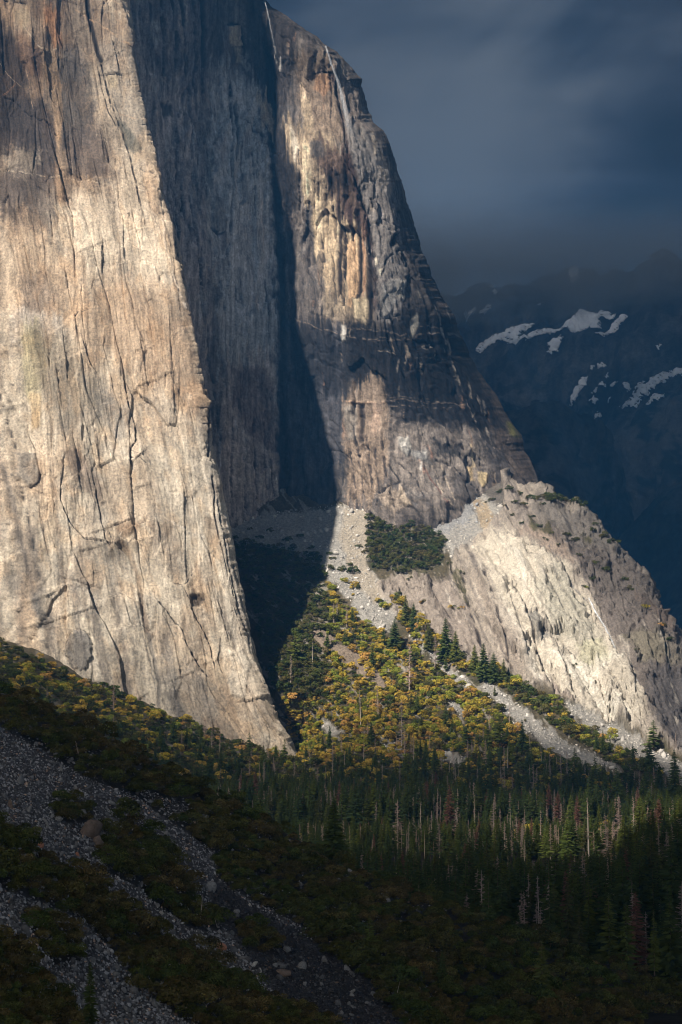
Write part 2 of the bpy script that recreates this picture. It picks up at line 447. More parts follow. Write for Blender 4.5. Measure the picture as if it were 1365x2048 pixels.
    pl([(84, 100), (112, 98), (120, 150), (126, 230), (122, 300), (114, 300), (106, 220), (96, 160)], (.42, .32, .23), .85, 8, warp=3)
    pl([(112, 300), (132, 300), (134, 410), (114, 410)], (.40, .31, .23), .6, 12, warp=5)
    ln([(112, 95), (122, 160), (128, 240), (130, 300)], 3, (.12, .11, .11), .8, 0, 2)
    ln([(46, 52), (62, 75), (82, 102), (100, 104), (112, 96)], 2.2, PALE, .7, -1.2, 3)
    ln([(10, 3), (30, 5), (55, 9)], 4, BLACK, .9, 4, 3); ln([(5, 190), (30, 205), (45, 222), (70, 238), (95, 250), (115, 270)], 3, BLACK, .7, 3, 6)
    ln([(0, 195), (18, 182), (32, 165)], 2.5, ORANGE, .6, 0, 2); ln([(0, 130), (28, 160), (45, 175)], 1.5, PALE, .5, 0, 2)
    ln([(52, 140), (62, 175), (66, 215), (72, 225)], 1.5, TAN, .6, 0, 3)
    pl([(175, 120), (235, 150), (262, 250), (300, 420), (335, 560), (260, 480), (235, 360), (195, 240)], CREAM, .55, 30, warp=14, streak=6)
    pl([(195, 90), (262, 60), (280, 170), (300, 260), (270, 300), (235, 240), (205, 150)], (.33, .31, .28), .6, 22, warp=12, streak=6)
    pl([(140, 0), (180, 0), (196, 90), (180, 120), (150, 90)], (.30, .26, .22), .7, 18, warp=10, streak=6, rough=.6)
    # the big leaning corner, a dark seam from the rim downwards
    ln([(172, -40), (178, 25), (188, 70), (197, 105), (203, 120)], 6.5, BLACK, .9, 6, 2)
    ln([(203, 128), (212, 165), (222, 205), (233, 232), (246, 268), (258, 305), (268, 345), (280, 400), (292, 450)], 4.5, BLACK, .85, 4, 2)
    ln([(195, 130), (204, 175), (218, 225), (232, 250)], 3, BLACK, .8, 3, 2); ln([(214, 150), (228, 200), (240, 235), (252, 265)], 3, DGREY, .8, 2, 2)
    pl([(236, 235), (262, 262), (280, 285), (286, 300), (268, 312), (250, 290)], (.17, .18, .165), .8, 8, warp=4)
    ln([(210, 148), (222, 149), (234, 149)], 2.5, BLACK, .9, 3, 1); fl([(210, 148), (234, 149)], 2.0, 30, 1, -1)
    pl([(212, 152), (238, 152), (236, 175), (220, 178)], (.44, .38, .28), .6, 8, warp=3)
    for q in ([(218, 110), (216, 116), (213, 125)], [(163, 125), (170, 155), (173, 170)]): ln(q, 2, BLACK, .7, 2, 2)
    # pale dykes
    ln([(150, 15), (180, 30), (205, 52), (232, 70), (264, 98)], 3.4, (.52, .39, .28), .75, -.6, 3)
    ln([(225, 0), (245, 18), (256, 40)], 2.4, (.5, .4, .3), .7, -.5, 3)
    ln([(238, 226), (262, 236), (296, 252)], 3, (.5, .39, .29), .7, -.5, 3); ln([(255, 300), (275, 318), (300, 335)], 2, PALE, .6, -.5, 2)
    ln([(-20, 335), (70, 352), (150, 358), (230, 372), (310, 382)], 2, PALE, .6, -.3, 5); ln([(190, 265), (250, 300), (262, 312)], 1.6, PALE, .4, 0, 4)
    ln([(280, 340), (305, 352)], 2, DGREY, .8, 1, 2)
    # cream shoulder and tan rock below the staining
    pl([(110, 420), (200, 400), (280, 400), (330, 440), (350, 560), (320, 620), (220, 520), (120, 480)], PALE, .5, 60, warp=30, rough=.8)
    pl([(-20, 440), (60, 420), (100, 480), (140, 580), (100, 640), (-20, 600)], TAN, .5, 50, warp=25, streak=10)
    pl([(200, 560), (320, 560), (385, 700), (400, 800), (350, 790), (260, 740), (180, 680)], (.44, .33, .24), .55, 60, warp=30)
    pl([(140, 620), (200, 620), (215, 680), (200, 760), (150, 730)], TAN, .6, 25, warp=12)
    # mottled bowl and its white run-out
    pl([(45, 560), (95, 550), (110, 600), (80, 650), (40, 640)], (.28, .24, .21), .6, 25, warp=16, rough=1)
    pl([(20, 625), (60, 615), (120, 640), (135, 680), (60, 660), (30, 690)], WHITE, .55, 16, warp=16, rough=1.2)
    pl([(42, 650), (75, 640), (100, 720), (75, 800), (48, 790)], (.36, .34, .2), .55, 20, warp=8, streak=8)
    pl([(65, 660), (130, 660), (200, 790), (140, 860), (100, 820), (70, 760)], (.24, .215, .175), .6, 30, warp=14, streak=6)
    pl([(180, 790), (215, 780), (250, 820), (262, 870), (235, 880), (200, 840)], (.27, .26, .245), .6, 22, warp=14, rough=1)
    pl([(60, 785), (82, 790), (80, 850), (64, 860)], (.52, .42, .28), .8, 7, warp=4, depth=1.0)
    pl([(130, 900), (165, 905), (210, 975), (205, 1010), (170, 985), (140, 940)], (.23, .18, .15), .7, 18, warp=8)
    pl([(210, 920), (300, 930), (310, 1020), (250, 1060), (200, 1010)], TAN, .55, 36, warp=18)
    pl([(320, 900), (420, 900), (440, 1040), (400, 1110), (320, 1040)], PALE, .4, 45, warp=22, rough=.7)
    # long black water seams
    ln([(-10, 770), (0, 790), (15, 838), (30, 893), (38, 910)], 5, BLACK, .85, 4, 2)
    ln([(37, 953), (50, 1003), (62, 1063), (75, 1133), (85, 1233), (94, 1312)], 5.5, BLACK, .85, 4.5, 2.5)
    ln([(5, 930), (25, 1000), (40, 1070), (60, 1150), (75, 1230)], 8, (.13, .13, .14), .5, 1, 3)
    ln([(60, 1060), (78, 1150), (88, 1250)], 14, (.10, .10, .105), .5, 0, 4)
    pl([(36, 905), (70, 905), (80, 940), (76, 968), (60, 975), (35, 950)], (.27, .25, .225), .75, 6, warp=4, depth=2.6)
    ln([(36, 940), (60, 930), (74, 935)], 1.6, BLACK, .6, 1.5, 2); ln([(60, 977), (78, 966), (82, 950)], 3, BLACK, .8, 3, 2)
    for q, ww in (([(248, 760), (256, 800), (262, 830), (270, 855), (272, 878), (260, 897), (261, 925)], 3.2), ([(262, 916), (276, 914), (292, 926)], 2.2), ([(262, 900), (280, 908), (290, 912)], 1.8),
                  ([(168, 690), (180, 730), (190, 745)], 2.2), ([(150, 655), (148, 640), (160, 628), (186, 623)], 3),
                  ([(186, 960), (200, 1025), (212, 1080), (218, 1088)], 2.6), ([(350, 1166), (372, 1166), (384, 1148)], 3), ([(126, 935), (120, 1000), (140, 1045), (170, 1078), (210, 1085)], 2.2),
                  ([(320, 1203), (345, 1235), (365, 1262), (378, 1300), (395, 1330), (415, 1352)], 4), ([(385, 1222), (402, 1250), (420, 1290), (428, 1330)], 3.4),
                  ([(118, 790), (120, 720)], 1.6), ([(205, 495), (205, 540)], 1.6), ([(370, 1180), (380, 1200), (386, 1222)], 2.4), ([(440, 1290), (436, 1320), (445, 1345)], 2.2)):
        ln(q, ww, BLACK, .85, 3.2, 3); fl(q, 1.8, 34, 3)
    ln([(280, 1190), (290, 1240), (305, 1300), (320, 1370), (318, 1420)], 6, (.12, .115, .12), .6, 2, 3)
    ln([(240, 1085), (262, 1110), (276, 1150), (284, 1200), (296, 1260)], 9, (.25, .19, .14), .6, 2.5, 3)
    ln([(268, 1200), (285, 1260), (300, 1320), (312, 1390)], 4, DGREY, .6, 1, 4)
    for q in ([(228, 1088), (205, 1082), (180, 1078)], [(228, 1088), (245, 1060), (270, 1048), (300, 1040)], [(228, 1088), (240, 1078), (262, 1082), (290, 1074)], [(228, 1088), (250, 1106)], [(228, 1088), (218, 1060)]):
        ln(q, 2, (.1, .09, .09), .7, 2, 3); fl(q, 2.4, 30, 3)
    pl([(235, 1050), (275, 1040), (300, 1030), (270, 1065), (245, 1078)], (.24, .17, .12), .6, 12, warp=6)
    ln([(330, 1035), (375, 1062), (410, 1072)], 5, WHITE, .6, -1, 4)
    # arches and boulders plastered on the foot
    pl([(130, 1290), (140, 1268), (158, 1260), (178, 1270), (186, 1300), (170, 1340), (150, 1340), (132, 1312)], (.23, .22, .21), .75, 6, warp=5, depth=3, rough=.6)
    ln([(132, 1285), (142, 1264), (160, 1257), (180, 1270)], 2.4, BLACK, .6, 2, 2)
    pl([(380, 1190), (402, 1186), (412, 1198), (400, 1212), (384, 1210)], (.09, .08, .075), .8, 8, warp=3, depth=-3)  # dark lens: shade under a rock roof, put into the colour
    pl([(450, 1300), (485, 1298), (500, 1330), (490, 1400), (460, 1390), (448, 1340)], PALE, .5, 8, warp=4, depth=2.0)
    fl([(30, 1110), (45, 1105), (62, 1120)], 2.5, 40, 2); fl([(125, 1170), (150, 1165), (175, 1175), (185, 1200)], 3, 50, 2)
    for q in ([(240, 498), (256, 486), (275, 493)], [(235, 532), (256, 520), (280, 526)], [(20, 430), (35, 440), (45, 430)], [(215, 1195), (240, 1185), (270, 1200)], [(245, 1255), (280, 1245), (300, 1262)]):
        fl(q, 2.4, 30, 2, 1); ln(q, 2.2, (.1, .09, .08), .5, 1.5, 2)
    # grey runs near the foot
    for x0, yy0, x1, yy1, ww, aa in ((150, 1180, 165, 1300, 12, .4), (190, 1220, 225, 1400, 14, .45), (250, 1290, 262, 1400, 10, .5), (330, 1280, 365, 1440, 16, .45), (345, 1390, 372, 1450, 16, .6),
                                     (400, 1360, 430, 1470, 12, .4), (215, 1100, 240, 1240, 14, .35), (20, 1130, 50, 1270, 16, .35), (440, 1180, 470, 1290, 10, .4), (100, 1220, 108, 1300, 9, .35)):
        ln([(x0, yy0), ((x0 + x1) / 2 - 3, (yy0 + yy1) / 2), (x1, yy1)], ww, (.15, .14, .14), aa, .6, 4, 3, .5)
    pl([(300, 1330), (400, 1350), (470, 1480), (420, 1470), (330, 1420)], (.25, .235, .215), .45, 22, warp=12, rough=.8)
    # slivers and seams along the prow
    ln([(348, 470), (356, 510), (362, 545), (366, 575)], 4.5, BLACK, .9, 5, 1.5)
    ln([(338, 425), (345, 452), (350, 480)], 3, BLACK, .8, 3, 1); ln([(320, 420), (334, 500), (350, 560), (366, 620)], 4, WHITE, .7, -1.5, 3)
    ln([(300, 330), (318, 400), (330, 450)], 4, PALE, .6, -1, 3)
    ln([(375, 610), (386, 670), (396, 720), (402, 780), (410, 840), (414, 890), (420, 930), (428, 980), (430, 1030), (440, 1080), (456, 1130), (470, 1190)], 4.2, BLACK, .8, 4, 2)
    ln([(384, 620), (398, 690), (410, 760), (421, 830), (432, 900), (442, 970), (452, 1030), (466, 1100)], 3.4, WHITE, .7, -1.4, 2)
    ln([(392, 690), (408, 780), (420, 870)], 2, BLACK, .6, 1.5, 2); ln([(434, 1000), (448, 1060), (462, 1130), (480, 1210), (500, 1290)], 5, (.16, .15, .145), .7, 2.5, 3)
    ln([(452, 1070), (470, 1150), (490, 1240), (512, 1320)], 2.6, WHITE, .5, -1, 2); ln([(470, 1130), (492, 1230), (516, 1330), (540, 1410)], 3, BLACK, .6, 2.2, 2)
    pl([(408, 1030), (430, 1040), (442, 1090), (446, 1130), (430, 1110), (415, 1070)], (.3, .22, .15), .5, 10, warp=4, depth=-1)
    ln([(425, 1160), (450, 1240), (480, 1320), (505, 1400), (520, 1450)], 3, (.2, .18, .17), .6, 1.6, 3)
    fl([(500, 1400), (530, 1395), (560, 1450)], 3, 40, 3, -1)
    big = fbm((s + w1) / 26, z / 60, 5, .62, 48); sm_ = fbm(s / 5, z / 8, 4, .7, 49)
    f1, f2, rv, ox, oy = cells((s + w1) / 34, (z + w2) / 150, 21); slabt = (rv[..., 0] - .5) * sstep(0, .06, f2 - f1)
    C.col *= (1 + .22 * big + .10 * sm_ + .20 * slabt + .16 * fbm((s + w1) / 4, z / 110, 4, .6, 52))[..., None]
    C.col = lumgamma(C.col, .46, 1.25)
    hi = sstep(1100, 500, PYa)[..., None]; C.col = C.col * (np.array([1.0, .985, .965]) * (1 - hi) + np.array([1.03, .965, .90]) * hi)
    warm = sstep(.0, .4, fbm(s / 30, z / 45, 4, .6, 50))[..., None]; C.col *= 1 + warm * np.array([.05, -.02, -.09])
    # dust and shrubs' soil at the foot
    nn = normals(V); fade = np.hstack([np.clip(de / 9, .0, 1), np.full((len(py), 14), .0)]) * sstep(.05, .45, normals.facing)
    V2 = V + nn * (C.disp * np.maximum(fade, .08))[..., None]
    base = np.interp(PXa, [-330, 0, 180, 340, 470, 600, 700], [1150, 1290, 1370, 1430, 1480, 1530, 1560])
    keep = PYa < base + 110
    F = grid_faces(*PXa.shape, keep)
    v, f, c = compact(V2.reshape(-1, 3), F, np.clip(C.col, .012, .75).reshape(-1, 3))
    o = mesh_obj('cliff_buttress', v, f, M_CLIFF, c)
    tag(o, 'tall sunlit granite buttress with a straight leaning edge', None, None, 'structure')
    return o

# ------------------------------------------------------------------ the stained wall behind it
SIL = curve([(-1000, 60), (-500, 190), (-300, 300), (-150, 400), (-60, 480), (-20, 515), (0, 530), (14, 545), (30, 575), (50, 600), (70, 632), (88, 650), (100, 668), (120, 690),
             (145, 706), (158, 722), (175, 724), (190, 730), (205, 735), (228, 741), (245, 744), (262, 768), (285, 777), (310, 788), (340, 797), (380, 810), (430, 825),
             (480, 838), (530, 858), (590, 880), (620, 900), (650, 915), (700, 935), (740, 958), (790, 992), (830, 1015), (870, 1040), (920, 1062), (970, 1080), (1000, 1088),
             (1040, 1110), (1150, 1140)])
WALL = RBF([(100, -900, 2080), (100, 0, 1990), (100, 600, 1960), (100, 1100, 1940), (262, 0, 2010), (300, 500, 1990), (400, 0, 2060), (420, 500, 2040), (440, 900, 2030),
            (480, 1040, 2040), (560, 150, 2155), (565, 500, 2130), (570, 800, 2110), (575, 1040, 2080), (640, 400, 2105), (660, 800, 2080), (690, 1010, 2058),
            (700, 300, 2085), (740, 600, 2060), (800, 820, 2055), (800, 1000, 2040), (790, 450, 2105), (860, 700, 2085), (900, 1000, 2045), (950, 850, 2095), (1000, 1000, 2075),
            (740, 240, 2125), (830, 430, 2150), (930, 690, 2150), (1060, 920, 2100), (1080, 1000, 2060), (620, 100, 2110), (520, 0, 2150), (700, 150, 2125), (560, -400, 2190), (1150, 1200, 2040), (600, 1200, 2030)])

def build_wall():
    py = np.concatenate([np.arange(-900, -10, 14.0), np.arange(-10, 1090, 2.1)])
    n = 400
    u = np.linspace(0, 1, n)
    e = SIL(py)
    x0 = 170 + np.clip(py, 0, 1100) * .2
    PXv = x0[:, None] + (e - x0)[:, None] * u[None] ** 0.95
    nz = 8.0 * fbm(py / 40, py * 0 + 5.3, 6, .68); e = e + nz
    PXv = PXv + nz[:, None] * sstep(60, 0, e[:, None] - PXv)
    PYv = py[:, None] + 0 * PXv
    Y = WALL(PXv, PYv)
    de = e[:, None] - PXv
    Y = Y + 34 * np.clip(1 - de / 45, 0, 1) ** 2
    k = np.arange(1, 14)[None]
    bx = e[:, None] - 1.0 * k ** 1.3; bY = Y[:, -1:] + 5 * k ** 1.8
    PXa = np.hstack([PXv, bx]); PYa = np.hstack([PYv, np.repeat(py[:, None], 13, 1)]); Ya = np.hstack([Y, bY])
    V = P(PXa, PYa, Ya); C = Canvas(PXa, PYa, V)
    # the rock's grain leans right towards the lower right flank
    lean = np.interp(PXa, [500, 800, 1050], [0, .22, .5])
    s = PXa * .54 - (PYa - 500) * lean * .5; z = V[..., 2]
    w1 = fbm(s / 40, z / 100, 4, .55, 51) * 9; w2 = fbm(s / 50, z / 80, 4, .55, 52) * 24
    d = 7 * fbm(s / 90, z / 260, 3, .5, 54) + 4.2 * ridged((s + w1) / 26, z / 240, 4, .55, 56)
    for sc, sz, st, tl, sd in ((30, 90, 3.4, .06, 5), (13, 44, 2.1, .09, 6), (5.5, 18, 1.0, .11, 7), (3.2, 6, .45, .1, 8)):
        f1, f2, rv, ox, oy = cells((s + w1) / sc, (z + w2) / sz, sd)
        d += st * (rv[..., 0] - .5) * 2 + tl * sc * (ox * (rv[..., 1] - .5) * 2 + oy * (rv[..., 2] - .3) * 2) - .3 * st * (1 - sstep(0, .12, f2 - f1))
    d += 1.0 * fbm(s / 8, z / 14, 5, .65, 59)
    shade = sstep(360, 480, PXa) * sstep(1000, 700, PYa) if False else 1
    C.disp += d * np.interp(PXa, [300, 520, 640], [.55, .7, 1.0])
    st1 = fbm((s + w1 * .6) / 5.0, z / 150, 5, .65, 60); st2 = fbm((s + w1) / 16, z / 130, 4, .6, 61); mo = fbm(s / 16, z / 22, 5, .68, 62)
    def mix(k, c): C.col[:] = C.col * (1 - k[..., None]) + np.array(c) * k[..., None]
    C.col[:] = (.19, .165, .15)
    mix(sstep(-.2, .4, st2), (.13, .115, .11)); mix(.6 * sstep(.05, .5, st1), (.05, .047, .05)); mix(.35 * sstep(.1, .5, -st1), (.30, .26, .22)); mix(.4 * sstep(.15, .6, mo), BLUEGREY)
    f1, f2, rv, ox, oy = cells((s + w1) / 13, (z + w2) / 50, 15)
    mix(.3 * (rv[..., 0] > .6) * (1 + 0 * s), (.26, .22, .19)); mix(.3 * (rv[..., 1] > .65) * (1 + 0 * s), (.07, .065, .07))
    pl, ln, fl = C.poly, C.line, C.flake
    # hidden face next to the prow: purple brown, then slate, lightened to stand in for bounced light
    pl([(150, -100), (390, -100), (400, 300), (420, 520), (420, 760), (440, 1060), (150, 1060)], (.43, .37, .345), .85, 50, warp=14, streak=20)
    pl([(430, 120), (545, 200), (555, 600), (560, 800), (440, 700), (420, 400)], (.46, .45, .445), .85, 40, warp=18, streak=10)
    pl([(440, 720), (545, 700), (565, 1040), (450, 1050)], (.46, .385, .34), .8, 30, warp=12, streak=20)
    pl([(262, -60), (420, -60), (430, 120), (400, 200), (290, 130)], (.13, .11, .12), .6, 40, warp=10, streak=25)
    for x in (300, 322, 345, 362, 384, 402): ln([(x, -20), (x + 4, 60), (x + 3, 130 + (x * 7) % 60)], 5, (.03, .028, .035), .7, 1.6, 2, 10)
    for x, ya, yb in ((455, 820, 1020), (478, 740, 1010), (500, 700, 1030), (520, 760, 1035), (538, 820, 1035), (551, 900, 1030)):
        ln([(x, ya), (x + 4, (ya + yb) / 2), (x + 3, yb)], 5, (.24, .20, .165), .6, -.6, 2, 12)
    for x, ya, yb in ((466, 780, 1020), (490, 740, 1020), (511, 820, 1030), (530, 800, 1030)): ln([(x, ya), (x + 3, yb)], 3.5, (.06, .05, .055), .7, .8, 2, 10)
    ln([(405, -10), (408, 60), (406, 130)], 9, BLACK, .8, 3, 3); ln([(385, 410), (400, 520), (412, 640), (430, 780), (440, 880)], 4, (.05, .05, .06), .6, 2, 3)
    R = random.Random(80)
    for i in range(230):
        X = R.uniform(262, 556); Yp = R.uniform(-30, 1000); L = R.uniform(14, 130); dk = R.random() < .55
        if X < float(NOSE(Yp)): continue
        C.line([(X, Yp), (X + L * .03, Yp + L)], R.uniform(1.4, 5), (.05, .045, .05) if dk else R.choice([(.50, .46, .42), (.45, .36, .30), (.42, .43, .45)]), R.uniform(.3, .75), R.uniform(.5, 2.5) if dk else -.5, 3, 8)
        if i % 3 == 0: C.flake([(X, Yp), (X + R.uniform(-8, 8), Yp + L * .6)], R.uniform(1, 3.5), R.uniform(10, 30), 4, R.choice([-1, 1]))
    for i in range(26):
        X = R.uniform(300, 545); Yp = R.uniform(20, 960); w_ = R.uniform(6, 20); h_ = R.uniform(20, 70)
        if X < float(NOSE(Yp)) + 20: continue
        C.poly([(X, Yp), (X + w_, Yp + R.uniform(-6, 6)), (X + w_ * 1.1, Yp + h_ * .8), (X + w_ * .4, Yp + h_), (X - w_ * .2, Yp + h_ * .5)], R.choice([(.46, .44, .43), (.20, .17, .17), (.42, .34, .30), (.16, .165, .18)]), R.uniform(.35, .7), 6, R.uniform(-1, 2.5), 5, 4)
    pl([(428, 395), (445, 400), (453, 440), (448, 465), (430, 462), (424, 430)], (.27, .25, .235), .85, 4, warp=4, depth=3); ln([(424, 455), (440, 468), (452, 462)], 3, BLACK, .8, 3, 1)
    pl([(482, 340), (497, 345), (496, 410), (480, 410)], (.22, .22, .225), .7, 6, warp=4, depth=2)
    pl([(462, 52), (484, 50), (485, 92), (464, 92)], (.42, .34, .24), .9, 3, warp=2, depth=2.5); ln([(455, 50), (470, 46), (486, 50), (487, 95)], 3.5, BLACK, .9, 4, 1)
    pl([(470, 95), (482, 95), (482, 125), (474, 125)], (.33, .28, .2), .7, 4, warp=2)
    ln([(470, 210), (476, 260), (474, 320)], 6, BLACK, .6, 3, 4); ln([(490, 245), (510, 260), (530, 272), (548, 268)], 5, BLACK, .6, 3, 4)
    pl([(318, 205), (345, 210), (342, 232), (322, 236)], BLACK, .7, 8, warp=5, depth=-2)
    ln([(405, 190), (420, 205), (430, 220)], 2.5, (.3, .22, .18), .6, 0, 3)
    ln([(470, 560), (490, 590), (505, 620), (512, 650), (520, 690)], 2.5, (.36, .34, .32), .7, 0, 4)
    pl([(470, 740), (520, 735), (545, 780), (550, 900), (500, 870), (460, 800)], (.17, .115, .10), .6, 18, warp=8)
    for q in ([(360, 360), (364, 420)], [(392, 480), (402, 540), (404, 590)], [(440, 560), (450, 620)], [(505, 300), (512, 360), (510, 430)], [(530, 560), (536, 640)]): ln(q, 3, BLACK, .6, 2, 3)
    # black gully from the rim to the foot; recess shade added in its colour
    pl([(488, -60), (530, -60), (560, 30), (596, 60), (600, 120), (570, 200), (560, 290), (535, 300), (520, 180), (492, 120)], (.055, .05, .055), .8, 24, warp=10, streak=10, rough=.7)
    ln([(536, 60), (541, 170), (545, 260), (552, 330), (556, 420), (562, 520), (564, 640), (566, 800), (570, 1000)], 15, (.022, .022, .028), .85, 4.5, 6, 10)
    ln([(560, 310), (575, 380), (580, 460), (584, 560), (590, 680)], 10, (.05, .042, .045), .6, 2, 6, 14)
    pl([(540, 270), (590, 270), (600, 340), (590, 430), (560, 420), (545, 330)], (.028, .027, .033), .8, 16, warp=10, streak=12)
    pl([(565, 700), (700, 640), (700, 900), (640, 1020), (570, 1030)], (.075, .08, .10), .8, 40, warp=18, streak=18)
    # the sunlit organ-pipe wall
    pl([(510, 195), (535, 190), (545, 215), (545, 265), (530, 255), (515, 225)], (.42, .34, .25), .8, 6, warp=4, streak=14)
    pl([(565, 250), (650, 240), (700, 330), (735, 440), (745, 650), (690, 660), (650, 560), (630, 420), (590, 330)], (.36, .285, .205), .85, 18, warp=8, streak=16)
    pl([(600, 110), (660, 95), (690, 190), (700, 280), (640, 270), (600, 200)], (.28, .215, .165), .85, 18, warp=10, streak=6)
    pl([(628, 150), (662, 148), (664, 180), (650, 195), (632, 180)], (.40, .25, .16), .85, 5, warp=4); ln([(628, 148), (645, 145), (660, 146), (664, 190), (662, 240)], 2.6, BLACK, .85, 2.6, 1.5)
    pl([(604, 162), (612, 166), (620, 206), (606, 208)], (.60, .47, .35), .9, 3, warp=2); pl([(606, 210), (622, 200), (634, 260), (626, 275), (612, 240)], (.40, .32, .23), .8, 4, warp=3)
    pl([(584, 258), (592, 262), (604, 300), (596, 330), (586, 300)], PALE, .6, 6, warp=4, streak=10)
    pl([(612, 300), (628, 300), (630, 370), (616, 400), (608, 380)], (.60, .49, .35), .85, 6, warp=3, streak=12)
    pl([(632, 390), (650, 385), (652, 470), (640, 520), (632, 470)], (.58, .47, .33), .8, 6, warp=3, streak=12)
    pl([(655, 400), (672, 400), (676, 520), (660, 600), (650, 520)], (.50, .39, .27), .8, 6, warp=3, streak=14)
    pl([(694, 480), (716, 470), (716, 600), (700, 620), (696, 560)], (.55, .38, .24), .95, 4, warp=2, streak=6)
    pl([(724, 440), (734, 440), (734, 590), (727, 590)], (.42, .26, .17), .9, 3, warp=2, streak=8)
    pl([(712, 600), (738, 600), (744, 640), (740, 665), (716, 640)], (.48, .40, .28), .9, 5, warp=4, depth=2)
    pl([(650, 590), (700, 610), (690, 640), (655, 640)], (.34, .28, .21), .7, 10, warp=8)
    for x, ya, yb, ww, aa in ((601, 300, 420, 3, .8), (622, 400, 560, 3, .7), (640, 300, 400, 3, .6), (647, 480, 600, 3, .7), (668, 520, 640, 3, .7), (680, 400, 600, 6, .9), (688, 430, 620, 5, .95), (703, 415, 475, 6, .9), (719, 430, 600, 6.5, .95),
                              (740, 430, 650, 9, .9), (670, 420, 470, 4, .7), (657, 380, 460, 3, .7), (632, 350, 420, 3, .6), (612, 420, 520, 3, .5), (694, 300, 430, 9, .6), (664, 330, 400, 6, .5), (676, 470, 530, 3, .7), (709, 500, 590, 2, .5)):
        ln([(x, ya), (x + 2, (ya + yb) / 2), (x + 1, yb)], ww, (.028, .022, .025), aa, 2.4, 2, 8)
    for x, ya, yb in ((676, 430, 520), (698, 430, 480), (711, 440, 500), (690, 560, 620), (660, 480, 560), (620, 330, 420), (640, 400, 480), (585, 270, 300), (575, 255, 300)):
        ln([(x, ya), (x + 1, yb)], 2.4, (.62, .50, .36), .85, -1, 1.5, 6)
    pl([(650, 290), (700, 300), (735, 430), (735, 470), (690, 440), (660, 370), (630, 300)], (.10, .062, .058), .75, 12, warp=7, streak=14, rough=.5)
    pl([(655, 345), (700, 345), (700, 385), (660, 378)], BLACK, .7, 12, warp=7, streak=10); pl([(628, 292), (650, 290), (652, 320), (630, 318)], DGREY, .7, 8, warp=6)
    ln([(664, 150), (678, 200), (690, 260), (700, 320), (716, 390), (740, 440), (752, 540), (752, 620)], 7, (.09, .06, .06), .7, 2, 4, 6)
    # silver slabs
    pl([(664, 110), (712, 150), (742, 250), (765, 300), (800, 420), (812, 560), (800, 660), (755, 640), (748, 480), (722, 380), (700, 290), (680, 200)], (.245, .225, .215), .9, 10, warp=6, rough=.3)
    pl([(670, 120), (718, 180), (740, 260), (700, 240), (680, 190)], (.30, .245, .21), .7, 16, warp=8)
    pl([(765, 570), (800, 560), (785, 620), (765, 640), (760, 600)], (.32, .31, .30), .8, 6, warp=4, depth=2); pl([(786, 570), (812, 560), (810, 600), (795, 600)], (.34, .32, .29), .8, 5, warp=4, depth=1.5)
    pl([(774, 490), (786, 470), (800, 468), (792, 490), (778, 500)], BLACK, .9, 5, warp=5, depth=-2)
    for q in ([(740, 400), (760, 440), (790, 450)], [(760, 560), (772, 520), (800, 500)], [(722, 380), (746, 470), (756, 560), (758, 640)], [(800, 420), (790, 470), (812, 520), (818, 560)], [(758, 600), (764, 640), (800, 630)], [(740, 500), (752, 510)]): ln(q, 2.6, BLACK, .7, 2.6, 4)
    for (x, y, w) in ((781, 332, 5), (790, 352, 4), (842, 500, 4), (836, 590, 3), (828, 470, 3), (760, 545, 4), (753, 520, 4), (848, 640, 5), (795, 310, 4), (868, 616, 4)): ln([(x, y - 6), (x + 2, y + 7)], w, (.62, .56, .46), .9, -.8, 2)
    pl([(745, 255), (768, 262), (800, 350), (800, 400), (775, 330), (752, 290)], (.17, .15, .135), .7, 10, warp=8, rough=.8)
    ln([(746, 256), (750, 280), (753, 308)], 3, (.55, .46, .36), .8, -.8, 1)
    pl([(700, 145), (722, 158), (727, 180), (715, 178), (700, 160)], (.10, .09, .085), .8, 6, warp=4)
    # right flank, dark with vertical grain
    pl([(800, 400), (845, 440), (890, 590), (960, 720), (1060, 900), (1090, 1010), (1000, 990), (930, 800), (850, 680), (815, 560)], (.085, .078, .08), .75, 26, warp=14, streak=14, rough=.4)
    pl([(860, 560), (960, 720), (1060, 880), (1085, 985), (1040, 960), (960, 820), (900, 690)], (.15, .115, .095), .6, 20, warp=12, streak=12)
    # the near-black band with its pale bedding veins
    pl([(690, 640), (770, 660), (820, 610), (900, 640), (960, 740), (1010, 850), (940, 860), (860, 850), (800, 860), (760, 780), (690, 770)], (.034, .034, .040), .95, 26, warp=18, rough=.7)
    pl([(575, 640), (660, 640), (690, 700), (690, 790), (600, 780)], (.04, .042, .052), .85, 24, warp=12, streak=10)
    for q, ww, aa in (([(590, 640), (640, 658), (680, 668), (720, 678), (790, 678), (860, 668), (920, 668)], 2.0, .8), ([(700, 658), (760, 664), (830, 670), (870, 668), (930, 662)], 2.0, .7), ([(720, 680), (770, 684), (800, 678), (850, 676)], 1.8, .7), ([(840, 652), (880, 658), (905, 655)], 1.8, .6),
                      ([(690, 802), (730, 808), (780, 800), (830, 806), (880, 802), (930, 808)], 2.4, .7), ([(780, 812), (830, 816), (870, 812), (900, 818)], 1.8, .6), ([(780, 795), (820, 800), (860, 796)], 1.6, .5), ([(830, 716), (870, 718), (930, 715)], 1.4, .5),
                      ([(885, 666), (910, 668), (925, 674)], 3, .8), ([(760, 662), (800, 666)], 1.6, .5), ([(600, 805), (650, 812), (690, 806)], 1.6, .3)):
        ln(q, ww * .8, (.30, .25, .21), aa * .75, -.5, 5, 0, .9)
    pl([(820, 640), (836, 625), (838, 650), (824, 680)], (.33, .31, .27), .85, 4, warp=3); pl([(684, 652), (694, 652), (694, 678), (686, 684)], (.50, .48, .45), .85, 4, warp=4, depth=.8)
